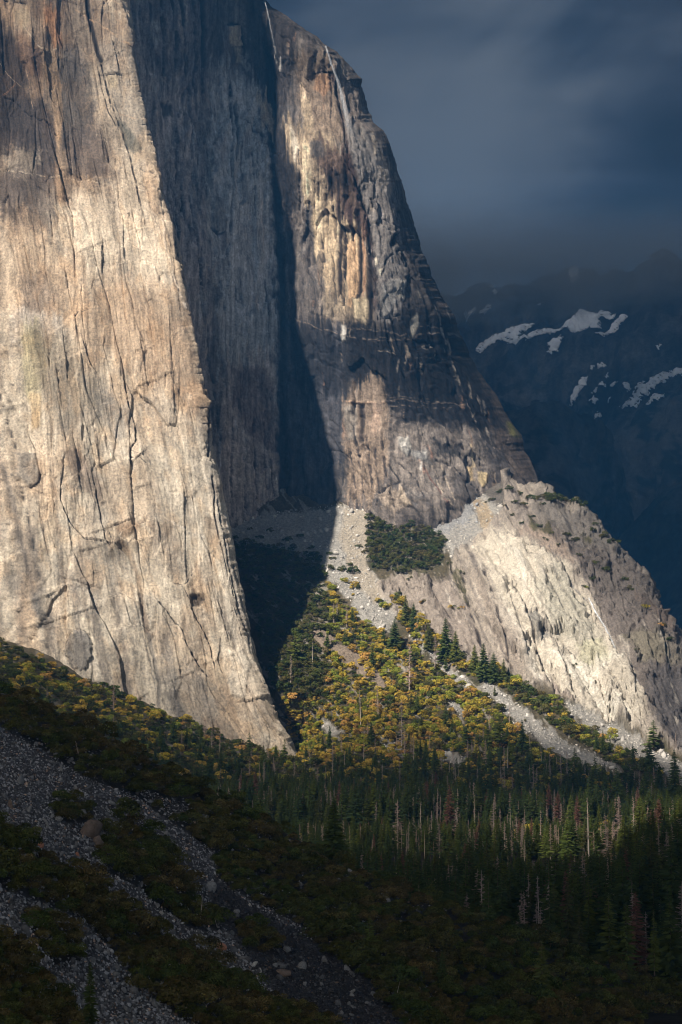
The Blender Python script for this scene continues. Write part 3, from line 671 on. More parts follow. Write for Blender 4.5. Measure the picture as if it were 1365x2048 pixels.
    for (x, y, x2, y2, w) in ((845, 690, 858, 702, 4), (868, 620, 880, 650, 4), (882, 655, 892, 690, 4), (895, 684, 910, 740, 6), (905, 730, 925, 780, 4), (866, 690, 872, 710, 3), (940, 760, 946, 800, 2), (950, 830, 960, 880, 2), (800, 720, 790, 745, 5), (756, 700, 790, 708, 2), (815, 710, 812, 740, 2), (893, 610, 900, 650, 3), (878, 630, 884, 668, 3), (975, 850, 990, 900, 2), (930, 800, 950, 836, 2), (970, 880, 965, 930, 2)):
        ln([(x, y), (x2, y2)], w * .7, (.42, .37, .31), .7, -.5, 4, 3, .6)
    # tan pillar under the band
    pl([(690, 800), (720, 770), (750, 740), (770, 770), (782, 880), (770, 960), (740, 1010), (690, 1010)], (.31, .24, .185), .85, 12, warp=8, streak=12, rough=.5)
    pl([(690, 812), (712, 812), (716, 880), (696, 880)], (.30, .27, .24), .8, 6, warp=4); pl([(744, 810), (760, 806), (764, 860), (752, 880), (742, 840)], (.38, .28, .22), .7, 8, warp=7, streak=8)
    ln([(722, 815), (726, 850), (724, 880)], 9, (.06, .05, .05), .85, 2, 4); ln([(690, 803), (730, 806), (768, 804)], 4, (.5, .36, .27), .8, -1, 3)
    pl([(560, 1035), (690, 1020), (690, 900), (640, 940)], (.05, .05, .055), .3, 20, warp=10)
    for x, ya, yb in ((700, 900, 1000), (716, 880, 1000), (735, 880, 970), (752, 900, 1000), (766, 890, 960), (706, 840, 900)): ln([(x, ya), (x + 8, yb)], 4, (.045, .04, .045), .75, 2, 3, 10)
    # broken ground under the dark band
    pl([(780, 860), (860, 850), (950, 860), (980, 930), (960, 985), (900, 990), (860, 1010), (790, 960)], (.27, .235, .21), .75, 22, warp=16, rough=1.0)
    pl([(798, 876), (815, 880), (824, 900), (812, 918), (800, 900)], (.38, .37, .35), .9, 4, warp=4, depth=2.5)
    pl([(815, 905), (845, 905), (860, 930), (830, 925)], (.27, .27, .27), .8, 6, warp=6)
    pl([(860, 885), (915, 890), (920, 915), (875, 912)], (.05, .05, .055), .85, 10, warp=8, rough=.7)
    ln([(852, 898), (858, 910), (862, 918)], 3.5, (.42, .24, .18), .7, -.5, 4, 0, 1); ln([(836, 922), (842, 935), (846, 950)], 3.5, (.44, .28, .22), .7, -.5, 4, 0, 1); ln([(840, 930), (838, 945)], 3, WHITE, .8)
    ln([(846, 940), (862, 966), (878, 990), (892, 1012)], 2.6, (.20, .10, .08), .7, .8, 2)
    for q in ([(862, 935), (885, 985), (900, 1015)], [(880, 935), (900, 985), (906, 1010)], [(870, 960), (882, 990)]): ln(q, 3, (.50, .42, .34), .7, -.5, 2)
    pl([(905, 950), (940, 950), (958, 990), (930, 1000), (905, 985)], (.12, .11, .11), .7, 10, warp=6)
    pl([(935, 932), (948, 930), (950, 960), (940, 962)], (.52, .40, .24), .85, 4, warp=4); pl([(955, 942), (975, 945), (974, 965), (962, 975), (955, 960)], (.55, .44, .27), .9, 4, warp=4, depth=1.5)
    ln([(940, 890), (946, 915), (952, 940)], 4, (.5, .4, .26), .8, 0, 2)
    pl([(760, 990), (780, 978), (800, 985), (812, 1015), (790, 1025), (765, 1015)], (.42, .34, .27), .6, 9, warp=9, depth=1.2, streak=5); pl([(800, 970), (812, 990), (824, 1012), (812, 1015), (800, 995)], (.50, .41, .32), .8, 5, warp=4, depth=1.5)
    for q in ([(752, 1010), (762, 985), (782, 974), (800, 966)], [(780, 985), (790, 1015)], [(800, 930), (830, 960), (850, 1000)], [(780, 930), (800, 965)], [(870, 925), (900, 935), (930, 960), (960, 985)]): ln(q, 2.6, BLACK, .75, 2.5, 3)
    pl([(990, 960), (1060, 950), (1095, 1010), (1060, 1030), (1000, 1010)], (.09, .08, .08), .7, 14, warp=10, rough=.6)
    pl([(985, 968), (1002, 970), (1006, 1000), (990, 1000)], (.36, .28, .22), .7, 6, warp=4)
    pl([(1015, 845), (1035, 850), (1040, 875), (1020, 868)], (.20, .19, .06), .8, 8, warp=6)
    C.col *= (1 + .30 * fbm(s / 5, z / 9, 4, .7, 66))[..., None]
    C.col = lumgamma(C.col, .24, 1.3)
    # white water marks and flakes at the rim
    ln([(548, 95), (552, 110), (556, 125)], 4, (.5, .5, .5), .7); ln([(562, 118), (564, 140)], 3, (.6, .58, .55), .7)
    for i in range(90):
        r = random.Random(i + 500); y = r.uniform(60, 960); f = r.uniform(.2, .98); x = 560 + f * (float(SIL(y)) - 575); L = r.uniform(6, 34); w = r.uniform(1.2, 3.2)
        lx = .3 * L * (f > .6)
        ln([(x, y), (x + lx, y + L)], w, r.choice([(.42, .35, .28), (.34, .31, .28), (.035, .03, .035), (.03, .03, .035), (.30, .19, .13)]), .6, r.uniform(-1, 2), 2, 5)
    fade = np.clip(np.hstack([de, np.zeros((len(py), 13))]) / 5, .3, 1)
    nn = normals(V); fade = np.clip(fade * sstep(.08, .62, normals.facing), .03, 1)
    V2 = V + nn * (C.disp * fade)[..., None]
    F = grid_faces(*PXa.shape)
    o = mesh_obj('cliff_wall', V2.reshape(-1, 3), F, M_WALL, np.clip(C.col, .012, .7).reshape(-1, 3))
    tag(o, 'dark streaked granite wall under the waterfalls, half in shadow', None, None, 'structure')
    return o

# ------------------------------------------------------------------ talus slopes and slabs between wall and forest
GY = RBF([(-400, 1140, 1720), (-400, 850, 1980), (0, 1290, 1745), (0, 1000, 1990), (180, 1370, 1752), (200, 1050, 2010), (340, 1430, 1766), (470, 1480, 1775),
          (600, 1530, 1768), (0, 1400, 1450), (-400, 1400, 1300), (300, 1520, 1460), (600, 1600, 1440), (900, 1600, 1430), (1300, 1600, 1400), (1600, 1620, 1380),
          (570, 1400, 1832), (560, 1250, 1910), (560, 1040, 2050), (480, 1040, 2045), (480, 1150, 1980), (520, 1320, 1865), (700, 1010, 2062), (700, 1200, 1950),
          (700, 1400, 1820), (700, 1510, 1700), (870, 1020, 2055), (870, 1200, 1945), (900, 1300, 1870), (900, 1420, 1780), (900, 1530, 1660), (960, 985, 2075),
          (1080, 985, 2040), (1180, 1030, 1985), (1100, 1150, 1930), (1000, 1200, 1900), (1130, 1400, 1775), (1220, 1530, 1620), (1260, 1130, 1950), (1330, 1230, 1900),
          (1400, 1290, 1890), (1365, 1490, 1700), (1365, 1560, 1600), (1500, 1400, 1850), (1700, 1540, 1850), (0, 1600, 1000), (600, 1700, 1050), (1300, 1700, 1050), (-400, 1650, 850)])
YTOP = curve([(-420, 900), (300, 900), (480, 955), (700, 955), (900, 940), (1000, 955), (1080, 983), (1100, 990), (1140, 1000), (1180, 1028), (1210, 1056), (1235, 1092), (1260, 1130),
              (1300, 1186), (1330, 1230), (1365, 1262), (1450, 1340), (1600, 1450), (1750, 1540)])
SLAB = [(752, 1165), (800, 1150), (860, 1160), (900, 1150), (905, 1120), (930, 1090), (960, 1062), (1000, 1035), (1010, 1010), (1000, 930), (1180, 930), (1300, 1150), (1800, 1500),
        (1800, 1700), (1330, 1496), (1290, 1480), (1230, 1448), (1180, 1425), (1120, 1392), (1060, 1378), (1000, 1335), (950, 1335), (900, 1330), (850, 1280), (800, 1235), (765, 1200)]
# scree on the slopes behind, in photo pixels
FAR_SCREE = [[(455, 1035), (700, 1005), (745, 1020), (738, 1060), (735, 1130), (775, 1180), (800, 1235), (770, 1270), (720, 1240), (700, 1200), (650, 1150), (640, 1110), (560, 1100), (460, 1075)],
             [(820, 1040), (880, 1010), (960, 985), (1010, 1010), (1000, 1050), (960, 1070), (940, 1110), (900, 1120), (880, 1070)],
             [(960, 1370), (990, 1368), (1060, 1430), (1130, 1480), (1200, 1510), (1240, 1545), (1180, 1535), (1100, 1500), (1040, 1460), (980, 1400)],
             [(1125, 1400), (1170, 1420), (1230, 1450), (1300, 1490), (1400, 1540), (1400, 1590), (1330, 1550), (1260, 1500), (1190, 1460), (1140, 1430)],
             [(815, 1270), (850, 1290), (940, 1360), (940, 1380), (900, 1350), (850, 1310)], [(885, 1400), (905, 1405), (940, 1430), (925, 1438), (890, 1415)],
             [(630, 1440), (660, 1440), (690, 1465), (660, 1470)], [(755, 1475), (800, 1485), (810, 1505), (770, 1500)], [(880, 1500), (930, 1515), (925, 1535), (885, 1520)]]
OUTCROP = [(615, 1262), (650, 1265), (700, 1300), (750, 1330), (775, 1370), (770, 1385), (740, 1360), (700, 1345), (670, 1310), (630, 1290)]

def GAP(px, py):
    return fbm((px - py * .9) / 16, (px * .5 + py) / 60, 4, .6, 88)

def build_slopes():
    cx = np.concatenate([np.linspace(-420, -20, 40), np.arange(-15, 430, 6.0), np.arange(432, 1385, 2.3), np.linspace(1392, 1750, 40)])
    v = np.linspace(0, 1, 330)
    yt = YTOP(cx) + np.where(cx > 1080, 7 * fbm(cx / 30, cx * 0, 5, .62) + 2.5 * np.round(2.2 * fbm(cx / 20, cx * 0 + 7, 3, .6)), 0)
    yb = 1690.0
    PYv = yt[None] + (yb - yt)[None] * v[:, None]
    PXv = cx[None] + 0 * PYv
    Y = GY(PXv, PYv)
    Y = Y + 22 * np.clip(1 - (PYv - yt[None]) / 30, 0, 1) ** 2 * sstep(1070, 1110, PXv)
    k = np.arange(12, 0, -1)[:, None]
    PYb = yt[None] + 1.4 * k ** 1.1; Yb = Y[:1] + 6 * k ** 1.7
    PX = np.vstack([np.repeat(cx[None], 12, 0), PXv]); PY = np.vstack([PYb, PYv]); YY = np.vstack([Yb, Y])
    V = P(PX, PY, YY); C = Canvas(PX, PY, V)
    x, y, z = V[..., 0], V[..., 1], V[..., 2]
    wob = 8
    ds = seg_dist(PX + wob * C.wx, PY + wob * C.wy, SLAB + SLAB[:1]); slab = np.where(inside(PX + wob * C.wx, PY + wob * C.wy, SLAB), ds, -ds)
    sm = sstep(-4, 4, slab)
    # slab relief: leaning ribs and steps
    s = PX * .5 - PY * .235; t = PY * .5
    w1 = 8 * C.wx; w2 = 14 * C.wy
    d = 8 * fbm(s / 60, t / 130, 3, .5, 70) + 9 * ridged((s + w1) / 32, t / 170, 4, .55, 71)
    for sc, sz, st_, tl, sd in ((26, 80, 5.0, .12, 9), (12, 34, 2.8, .14, 10), (5, 12, 1.2, .14, 11)):
        f1, f2, rv, ox, oy = cells((s + w1) / sc, (t + w2) / sz, sd)
        d += st_ * (rv[..., 0] - .5) * 2 + tl * sc * (ox * (rv[..., 1] - .5) * 2 + oy * (rv[..., 2] - .3) * 2)
    d += .9 * fbm(s / 7, t / 10, 5, .65, 73)
    g = 4 * fbm(x / 90, y / 90, 4, .5, 80) + 1.6 * fbm(x / 14, y / 20, 4, .6, 81) + .8 * fbm(x / 4, y / 6, 3, .7, 82)
    C.disp += d * sm + g * (1 - sm)
    def mix(k, c): C.col[:] = C.col * (1 - k[..., None]) + np.array(c) * k[..., None]
    C.col[:] = (.115, .098, .062)
    mix(.6 * sstep(0, .5, fbm(x / 20, y / 20, 4, .6, 83)), (.20, .165, .12)); mix(.5 * sstep(0, .5, fbm(x / 12, y / 16, 4, .6, 84)), (.05, .06, .03))
    gp = sstep(.26, .36, GAP(PX, PY)); mix(.85 * gp, (.36, .33, .28))
    pl, ln, fl = C.poly, C.line, C.flake
    for i, q in enumerate(FAR_SCREE): pl(q, (.40, .385, .36), .95, 8, warp=10, rough=.5)
    pl([(690, 1010), (740, 1020), (735, 1130), (775, 1190), (750, 1210), (700, 1150), (680, 1080)], (.46, .40, .32), .8, 10, warp=8)
    pl([(820, 1040), (870, 1015), (905, 1040), (900, 1065), (880, 1070)], (.34, .345, .35), .9, 8, warp=6); pl([(905, 1000), (950, 985), (960, 1030), (900, 1060)], (.31, .315, .32), .9, 8, warp=6)
    pl([(945, 1000), (975, 1010), (1000, 1060), (985, 1070), (960, 1050)], (.44, .35, .24), .9, 9, warp=6)
    pl([(960, 940), (1100, 960), (1190, 1030), (1120, 1060), (1060, 1040), (1010, 1020), (960, 990)], (.17, .155, .14), .9, 12, warp=10, rough=.8)
    pl(OUTCROP, (.30, .24, .19), .95, 6, warp=6, depth=3, rough=.6)
    R = random.Random(78); C.thin = .8
    for i in range(330):
        X = R.uniform(760, 1400); Yp = R.uniform(1010, 1490); L = R.uniform(10, 70); le = .42 + R.gauss(0, .12)
        if R.random() < .3: le = R.choice([1.4, 2.2, -1.5, .9]); L *= .35
        q = [(X, Yp)]
        for t in range(3): q.append((q[-1][0] + le * L / 3 + R.gauss(0, 1.2), q[-1][1] + L / 3))
        C.flake(q, R.uniform(.8, 3.0), R.uniform(9, 26), 3, R.choice([-1, -1, 1]))
        if R.random() < .5: C.line(q, R.uniform(1.2, 2.6), None, .5, R.uniform(.8, 2.4), 3)
    # slab colours
    Sc = np.zeros_like(C.col); keepcol = C.col.copy()
    C.col[:] = (.33, .29, .25)
    mix(.6 * sstep(-.1, .4, fbm((s + w1) / 24, t / 60, 5, .62, 90)), (.235, .205, .185)); mix(.6 * sstep(0, .4, fbm((s + w1) / 30, t / 40, 5, .6, 91)), (.42, .365, .30)); mix(.4 * sstep(.15, .5, fbm(s / 6, t / 60, 4, .6, 92)), (.12, .11, .11))
    pl([(940, 1090), (1000, 1065), (1080, 1090), (1130, 1130), (1180, 1200), (1230, 1290), (1280, 1400), (1290, 1470), (1150, 1420), (1080, 1360), (1040, 1280), (1000, 1200)], (.56, .51, .43), .9, 28, warp=20, rough=.5)
    for q in ([(1000, 1090), (1020, 1100), (1040, 1150), (1050, 1200), (1045, 1120)], [(965, 1150), (1000, 1200), (1020, 1230), (1035, 1260), (1050, 1300), (1075, 1350), (1085, 1380), (1060, 1370), (1030, 1290), (1000, 1240)],
              [(1100, 1300), (1160, 1310), (1200, 1380), (1180, 1390), (1120, 1330)], [(1150, 1330), (1230, 1310), (1250, 1330), (1180, 1350)], [(1180, 1395), (1240, 1400), (1270, 1440), (1220, 1440)]):
        pl(q, (.68, .64, .56), .8, 10, warp=8, rough=.6)
    pl([(1070, 1170), (1120, 1130), (1170, 1210), (1200, 1290), (1150, 1290), (1090, 1230)], (.36, .345, .29), .7, 24, warp=16, rough=.9)
    pl([(760, 1160), (900, 1150), (935, 1220), (985, 1330), (900, 1330), (820, 1260)], (.275, .235, .205), .75, 18, warp=12, rough=.4)
    pl([(940, 1150), (980, 1160), (1040, 1280), (1075, 1380), (1000, 1330)], (.31, .265, .225), .7, 16, warp=10, rough=.5)
    pl([(1030, 1050), (1150, 1060), (1200, 1110), (1160, 1130), (1090, 1100)], (.33, .26, .215), .7, 16, warp=12, rough=.7)
    pl([(1090, 1010), (1190, 1035), (1270, 1140), (1365, 1265), (1500, 1380), (1500, 1560), (1320, 1490), (1290, 1400), (1240, 1290), (1190, 1180), (1130, 1090)], (.15, .13, .12), .85, 22, warp=16, rough=.6)
    pl([(1060, 1000), (1180, 1025), (1250, 1120), (1180, 1100), (1100, 1050)], (.32, .30, .27), .6, 18, warp=14, rough=1.2)
    pl([(1290, 1330), (1500, 1340), (1500, 1560), (1310, 1480)], (.115, .11, .115), .75, 26, warp=12, streak=8)
    pl([(1240, 1280), (1300, 1270), (1365, 1300), (1365, 1330), (1280, 1330)], (.24, .22, .16), .55, 18, warp=10, rough=.8); pl([(1270, 1200), (1330, 1230), (1365, 1280), (1300, 1260)], (.19, .12, .085), .6, 16, warp=10, rough=.8)
    pl([(1150, 1290), (1200, 1285), (1220, 1330), (1170, 1330)], (.40, .40, .26), .5, 14, warp=10, rough=1)
    pl([(1055, 1235), (1072, 1230), (1100, 1275), (1075, 1282), (1062, 1262)], (.15, .15, .145), .7, 7, warp=6, streak=6)
    pl([(1098, 1350), (1120, 1380), (1150, 1400), (1140, 1415), (1110, 1400)], (.25, .20, .18), .7, 8, warp=5)
    R = random.Random(79)
    for i in range(170):
        X = R.uniform(780, 1400); Yp = R.uniform(1030, 1470); L = R.uniform(14, 80); dk = R.random() < .62
        C.line([(X, Yp), (X + L * .42, Yp + L), ], R.uniform(1.5, 5), (.10, .09, .085) if dk else (.66, .61, .54), R.uniform(.25, .6), 0, 6, 3, .6)
    C.poly([(1090, 1000), (1190, 1028), (1262, 1135), (1330, 1232), (1400, 1300), (1360, 1330), (1290, 1250), (1220, 1170), (1150, 1110), (1080, 1060), (1040, 1020)], (.14, .125, .115), .6, 16, warp=18, rough=1.0)
    # deep joints that lean with the slab
    for q, w, dp in (([(925, 1150), (930, 1200), (940, 1225), (955, 1270), (972, 1325)], 5, 6), ([(975, 1160), (990, 1200), (1000, 1240), (1015, 1290), (1020, 1335)], 5, 5),
                     ([(1035, 1190), (1050, 1225), (1062, 1260), (1075, 1300), (1090, 1350), (1105, 1385)], 3.5, 4), ([(1010, 1180), (1030, 1230), (1050, 1290)], 3, 3),
                     ([(1120, 1310), (1135, 1345), (1150, 1390), (1160, 1410)], 4, 4), ([(1075, 1235), (1100, 1270), (1120, 1300)], 3, 2), ([(1130, 1290), (1150, 1310), (1165, 1320)], 2.5, 2),
                     ([(1010, 1075), (1070, 1095), (1110, 1105)], 2.6, 3), ([(1095, 1150), (1120, 1200), (1130, 1230)], 2.5, 2), ([(1190, 1155), (1230, 1145), (1265, 1160)], 3, 3), ([(1140, 1080), (1180, 1105), (1205, 1130)], 3, 3),
                     ([(1250, 1230), (1300, 1245), (1350, 1300)], 2.5, 2.5), ([(1200, 1190), (1240, 1180), (1290, 1190)], 3, 3), ([(1290, 1330), (1330, 1335), (1365, 1330)], 2.5, 3), ([(905, 1160), (925, 1180), (930, 1200)], 3, 3), ([(820, 1180), (870, 1190), (900, 1230)], 2, 2)):
        ln(q, w, (.035, .03, .032), .85, dp, 3); fl(q, dp * .8, 26, 3)
    ln([(1098, 1090), (1120, 1130), (1150, 1170), (1175, 1195)], 3, (.12, .12, .13), .7, 1.5, 3)
    # small dry vegetation ledges
    for q in ([(1060, 1040), (1110, 1060), (1100, 1075), (1060, 1060)], [(1160, 1070), (1185, 1080), (1175, 1090)], [(900, 1130), (925, 1150), (930, 1200), (920, 1190)], [(820, 1150), (850, 1158), (840, 1165)]): pl(q, (.09, .085, .04), .8, 8, warp=6, rough=.8)
    C.col[:] = C.col * sm[..., None] + keepcol * (1 - sm[..., None])
    N = normals(V); up = np.zeros_like(N); up[..., 2] = 1
    D = N * sm[..., None] + up * (1 - sm[..., None])
    fade = np.ones_like(PX); fade[:12] = .3
    V2 = V + D * (C.disp * fade)[..., None]
    F = grid_faces(*PX.shape)
    fc = slab.ravel()[F].mean(1) > 0
    cc = np.clip(C.col, .012, .75).reshape(-1, 3)
    V2 = V2.reshape(-1, 3)
    v, f, c = compact(V2, F[fc], cc)
    tag(mesh_obj('rock_slab', v, f, M_SLAB, c), 'bright leaning granite slab below the dark wall', None, None, 'structure')
    v, f, c = compact(V2, F[~fc], cc)
    tag(mesh_obj('talus_slope', v, f, M_SLOPE, c), 'brushy talus slope at the foot of the cliffs', None, None, 'structure')

# ------------------------------------------------------------------ near hillside
CREST = curve([(-420, 1210), (-250, 1290), (0, 1385), (180, 1458), (400, 1578), (560, 1655), (640, 1706), (830, 1796), (1000, 1848), (1130, 1900), (1250, 1945), (1365, 1980), (1500, 2040), (1900, 2180)])
NY = RBF([(0, 1365, 650), (-300, 1230, 700), (400, 1560, 640), (640, 1690, 610), (830, 1790, 580), (1000, 1840, 565), (1250, 1940, 555), (1500, 2035, 545), (0, 1480, 540),
          (0, 1640, 420), (0, 1790, 350), (0, 2048, 270), (-300, 2048, 230), (-300, 1600, 400), (300, 1700, 500), (300, 1850, 430), (300, 2048, 345), (600, 1850, 520),
          (600, 2048, 400), (900, 1950, 500), (900, 2048, 450), (1200, 2048, 500), (1500, 2200, 480)])
NY_OUT = RBF([(0, 2150, 250), (300, 2150, 315), (600, 2150, 365), (900, 2150, 410), (1200, 2150, 450), (1500, 2300, 450), (-400, 2150, 200), (0, 3000, 130), (700, 3000, 190), (1400, 3000, 260), (-500, 3000, 90),
              (0, 6000, 55), (700, 6000, 66), (1400, 6000, 84), (1800, 2500, 420), (1800, 3000, 300), (1800, 6000, 95), (-500, 6000, 48)])
BUSH_NEAR = [[(-250, 1285), (0, 1375), (180, 1448), (400, 1568), (560, 1645), (640, 1695), (830, 1788), (1000, 1840), (1130, 1892), (1250, 1938), (1365, 1972), (1500, 2030), (1500, 2300), (900, 2300), (810, 2060), (730, 1960),
              (640, 1900), (600, 1850), (500, 1800), (440, 1760), (425, 1700), (350, 1650), (270, 1590), (180, 1560), (100, 1510), (0, 1455), (-250, 1330)],
             [(190, 1690), (250, 1645), (330, 1680), (375, 1760), (400, 1835), (340, 1830), (290, 1785), (220, 1745)],
             [(-250, 1560), (0, 1655), (60, 1690), (110, 1740), (200, 1770), (320, 1870), (420, 1930), (520, 1985), (610, 2030), (700, 2080), (740, 2160), (740, 2300), (500, 2300), (390, 2060), (280, 1970), (180, 1850), (80, 1805), (0, 1775), (-250, 1700)],
             [(105, 1605), (150, 1595), (190, 1620), (185, 1645), (140, 1650), (110, 1635)], [(60, 1840), (110, 1840), (155, 1870), (160, 1920), (110, 1930), (75, 1890)], [(470, 1850), (520, 1850), (560, 1880), (555, 1910), (500, 1900)],
             [(-200, 1870), (35, 1890), (80, 1960), (150, 2040), (160, 2150), (-200, 2200)], [(265, 1920), (300, 1925), (305, 1975), (275, 1985)], [(345, 1825), (400, 1820), (455, 1845), (440, 1865), (380, 1860)]]
SCREE_HOLE = [[(268, 1570), (350, 1600), (400, 1632), (405, 1650), (340, 1640), (290, 1600)]]

def build_near():
    cx = np.concatenate([np.linspace(-420, -40, 50), np.arange(-36, 1400, 3.0), np.linspace(1406, 1900, 50)])
    v = np.linspace(0, 1, 270)
    yc = CREST(cx)
    yb = np.maximum(2150.0, yc + 60)
    PYv = yc[None] + (yb - yc)[None] * v[:, None]; PXv = cx[None] + 0 * PYv
    Y = NY(PXv, PYv)
    Y = Y + 14 * np.clip(1 - (PYv - yc[None]) / 50, 0, 1) ** 2
    kk = np.array([25, 70, 140, 250, 420, 700, 1200, 2100, 3900.0])[:, None]
    PYo = yb[None] + kk * (6050 - yb[None]) / 3900
    Yo = NY_OUT(cx[None] + 0 * PYo, PYo); bl = sstep(0, 420, kk)
    Yo = Yo * bl + (1 - bl) * np.maximum(Y[-1:] - (kk * .16), 60)
    k = np.arange(9, 0, -1)[:, None]
    PYb = yc[None] + 1.2 * k ** 1.6; Yb = Y[:1] + 14 * k ** 1.25
    PX = np.repeat(cx[None], 9 + 270 + 9, 0); PY = np.vstack([PYb, PYv, PYo]); YY = np.vstack([Yb, Y, Yo])
    V = P(PX, PY, YY); x, y, z = V[..., 0], V[..., 1], V[..., 2]
    C = Canvas(PX, PY, V)
    d = 2.2 * fbm(x / 30, y / 60, 4, .5, 100) + .5 * fbm(x / 5, y / 9, 4, .6, 101)
    f1, f2, rv, ox, oy = cells(x / 1.3, y / 3.2, 14); d += .45 * rv[..., 0] * (1 - f1)
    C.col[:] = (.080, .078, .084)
    a = fbm(x / 7, y / 16, 5, .65, 103)
    C.col *= (1 + .6 * a)[..., None]
    C.col = C.col * (0.7 + .7 * rv[..., 1])[..., None]
    dark = C.poly
    # bedding of darker, finer debris in the lower chute
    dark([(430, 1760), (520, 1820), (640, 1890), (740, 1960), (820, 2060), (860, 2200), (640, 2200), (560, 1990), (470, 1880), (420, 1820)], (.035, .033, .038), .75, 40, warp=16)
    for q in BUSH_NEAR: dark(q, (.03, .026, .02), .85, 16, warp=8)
    V2 = V.copy(); V2[..., 2] += d
    o = mesh_obj('hillside', V2.reshape(-1, 3), grid_faces(*PX.shape), M_NEAR, np.clip(C.col, .01, .5).reshape(-1, 3))
    tag(o, 'dark scree hillside falling to the right', None, None, 'structure')

def floor_z(x, y):
    return 8 + 2.0 * fbm(np.asarray(x) / 160, np.asarray(y) / 160, 3, .5, 120)

def build_floor():
    gx = np.concatenate([np.linspace(-9000, -900, 22), np.linspace(-860, 1200, 130), np.linspace(1300, 12000, 24)])
    gy = np.concatenate([np.linspace(-6000, 0, 14), np.linspace(40, 2400, 140), np.linspace(2500, 14000, 30)])
    X, Y = np.meshgrid(gx, gy)
    Z = floor_z(X, Y)
    n = fbm(X / 30, Y / 40, 4, .6, 121)
    c = np.array((.045, .038, .024)) * (1 + .5 * n)[..., None]
    o = mesh_obj('valley_floor', np.stack([X, Y, Z], -1).reshape(-1, 3), grid_faces(*X.shape), M_SLOPE, np.clip(c, .01, .2).reshape(-1, 3))
    tag(o, 'flat forest floor of the valley', None, None, 'structure')

# ------------------------------------------------------------------ far mountains
def ridge_mesh(name, label, xs, top, depth, yb, nrow, amp, colf, seed, back=900, slope=None):
    yt = top(xs) + 3.0 * fbm(xs / 30, xs * 0 + seed, 5, .6)
    v = np.linspace(0, 1, nrow)
    PYv = yt[None] + (yb - yt)[None] * v[:, None]; PXv = xs[None] + 0 * PYv
    Y = depth(PXv, PYv)
    k = np.arange(8, 0, -1)[:, None]
    PYb = yt[None] + .8 * k ** 1.5; Yb = Y[:1] + back / 40 * k ** 1.8
    PX = np.repeat(xs[None], nrow + 8, 0); PY = np.vstack([PYb, PYv]); YY = np.vstack([Yb, Y])
    V = P(PX, PY, YY); x, z = V[..., 0], V[..., 2]
    L = slope or 0
    s = x + L * z
    d = amp * (1.6 * ridged(s / 420, z / 500, 5, .55, seed) + .8 * ridged(s / 130, z / 260, 4, .6, seed + 1) + .35 * fbm(s / 40, z / 60, 4, .65, seed + 2))
    f1, f2, rv, ox, oy = cells(s / 110 + fbm(s / 200, z / 200, 3) * .6, z / 220, 3); d += amp * .8 * rv[..., 0]
    V2 = V + normals(V) * d[..., None]
    c = colf(PX, PY, s, z)
    o = mesh_obj(name, V2.reshape(-1, 3), grid_faces(*PX.shape), M_FAR, np.clip(c, .008, .9).reshape(-1, 3))
    tag(o, label, None, None, 'structure')
    return o, PX, PY, V2

def far_col(a, b, tree=.5):
    def f(PX, PY, s, z):
        n = fbm(s / 120, z / 200, 5, .62, 130); c = np.array(a) * (1 - sstep(-.3, .4, n))[..., None] + np.array(b) * sstep(-.3, .4, n)[..., None]
        t = sstep(.0, .35, fbm(s / 60, z / 70, 4, .65, 131)) * tree * sstep(700, 900, PY)
        c = c * (1 - t[..., None]) + np.array((.016, .022, .017)) * t[..., None]
        rib = sstep(.1, .5, ridged((s + 30 * fbm(s / 90, z / 160, 3)) / 90, z / 420, 4, .6, 135)); c = c * (1 + 1.1 * rib[..., None] * (1 - t[..., None]))  # paler ribs: relief shading put into the colour
        c = c * (1 + .5 * fbm(s / 16, z / 40, 4, .65, 136))[..., None]
        return c
    return f

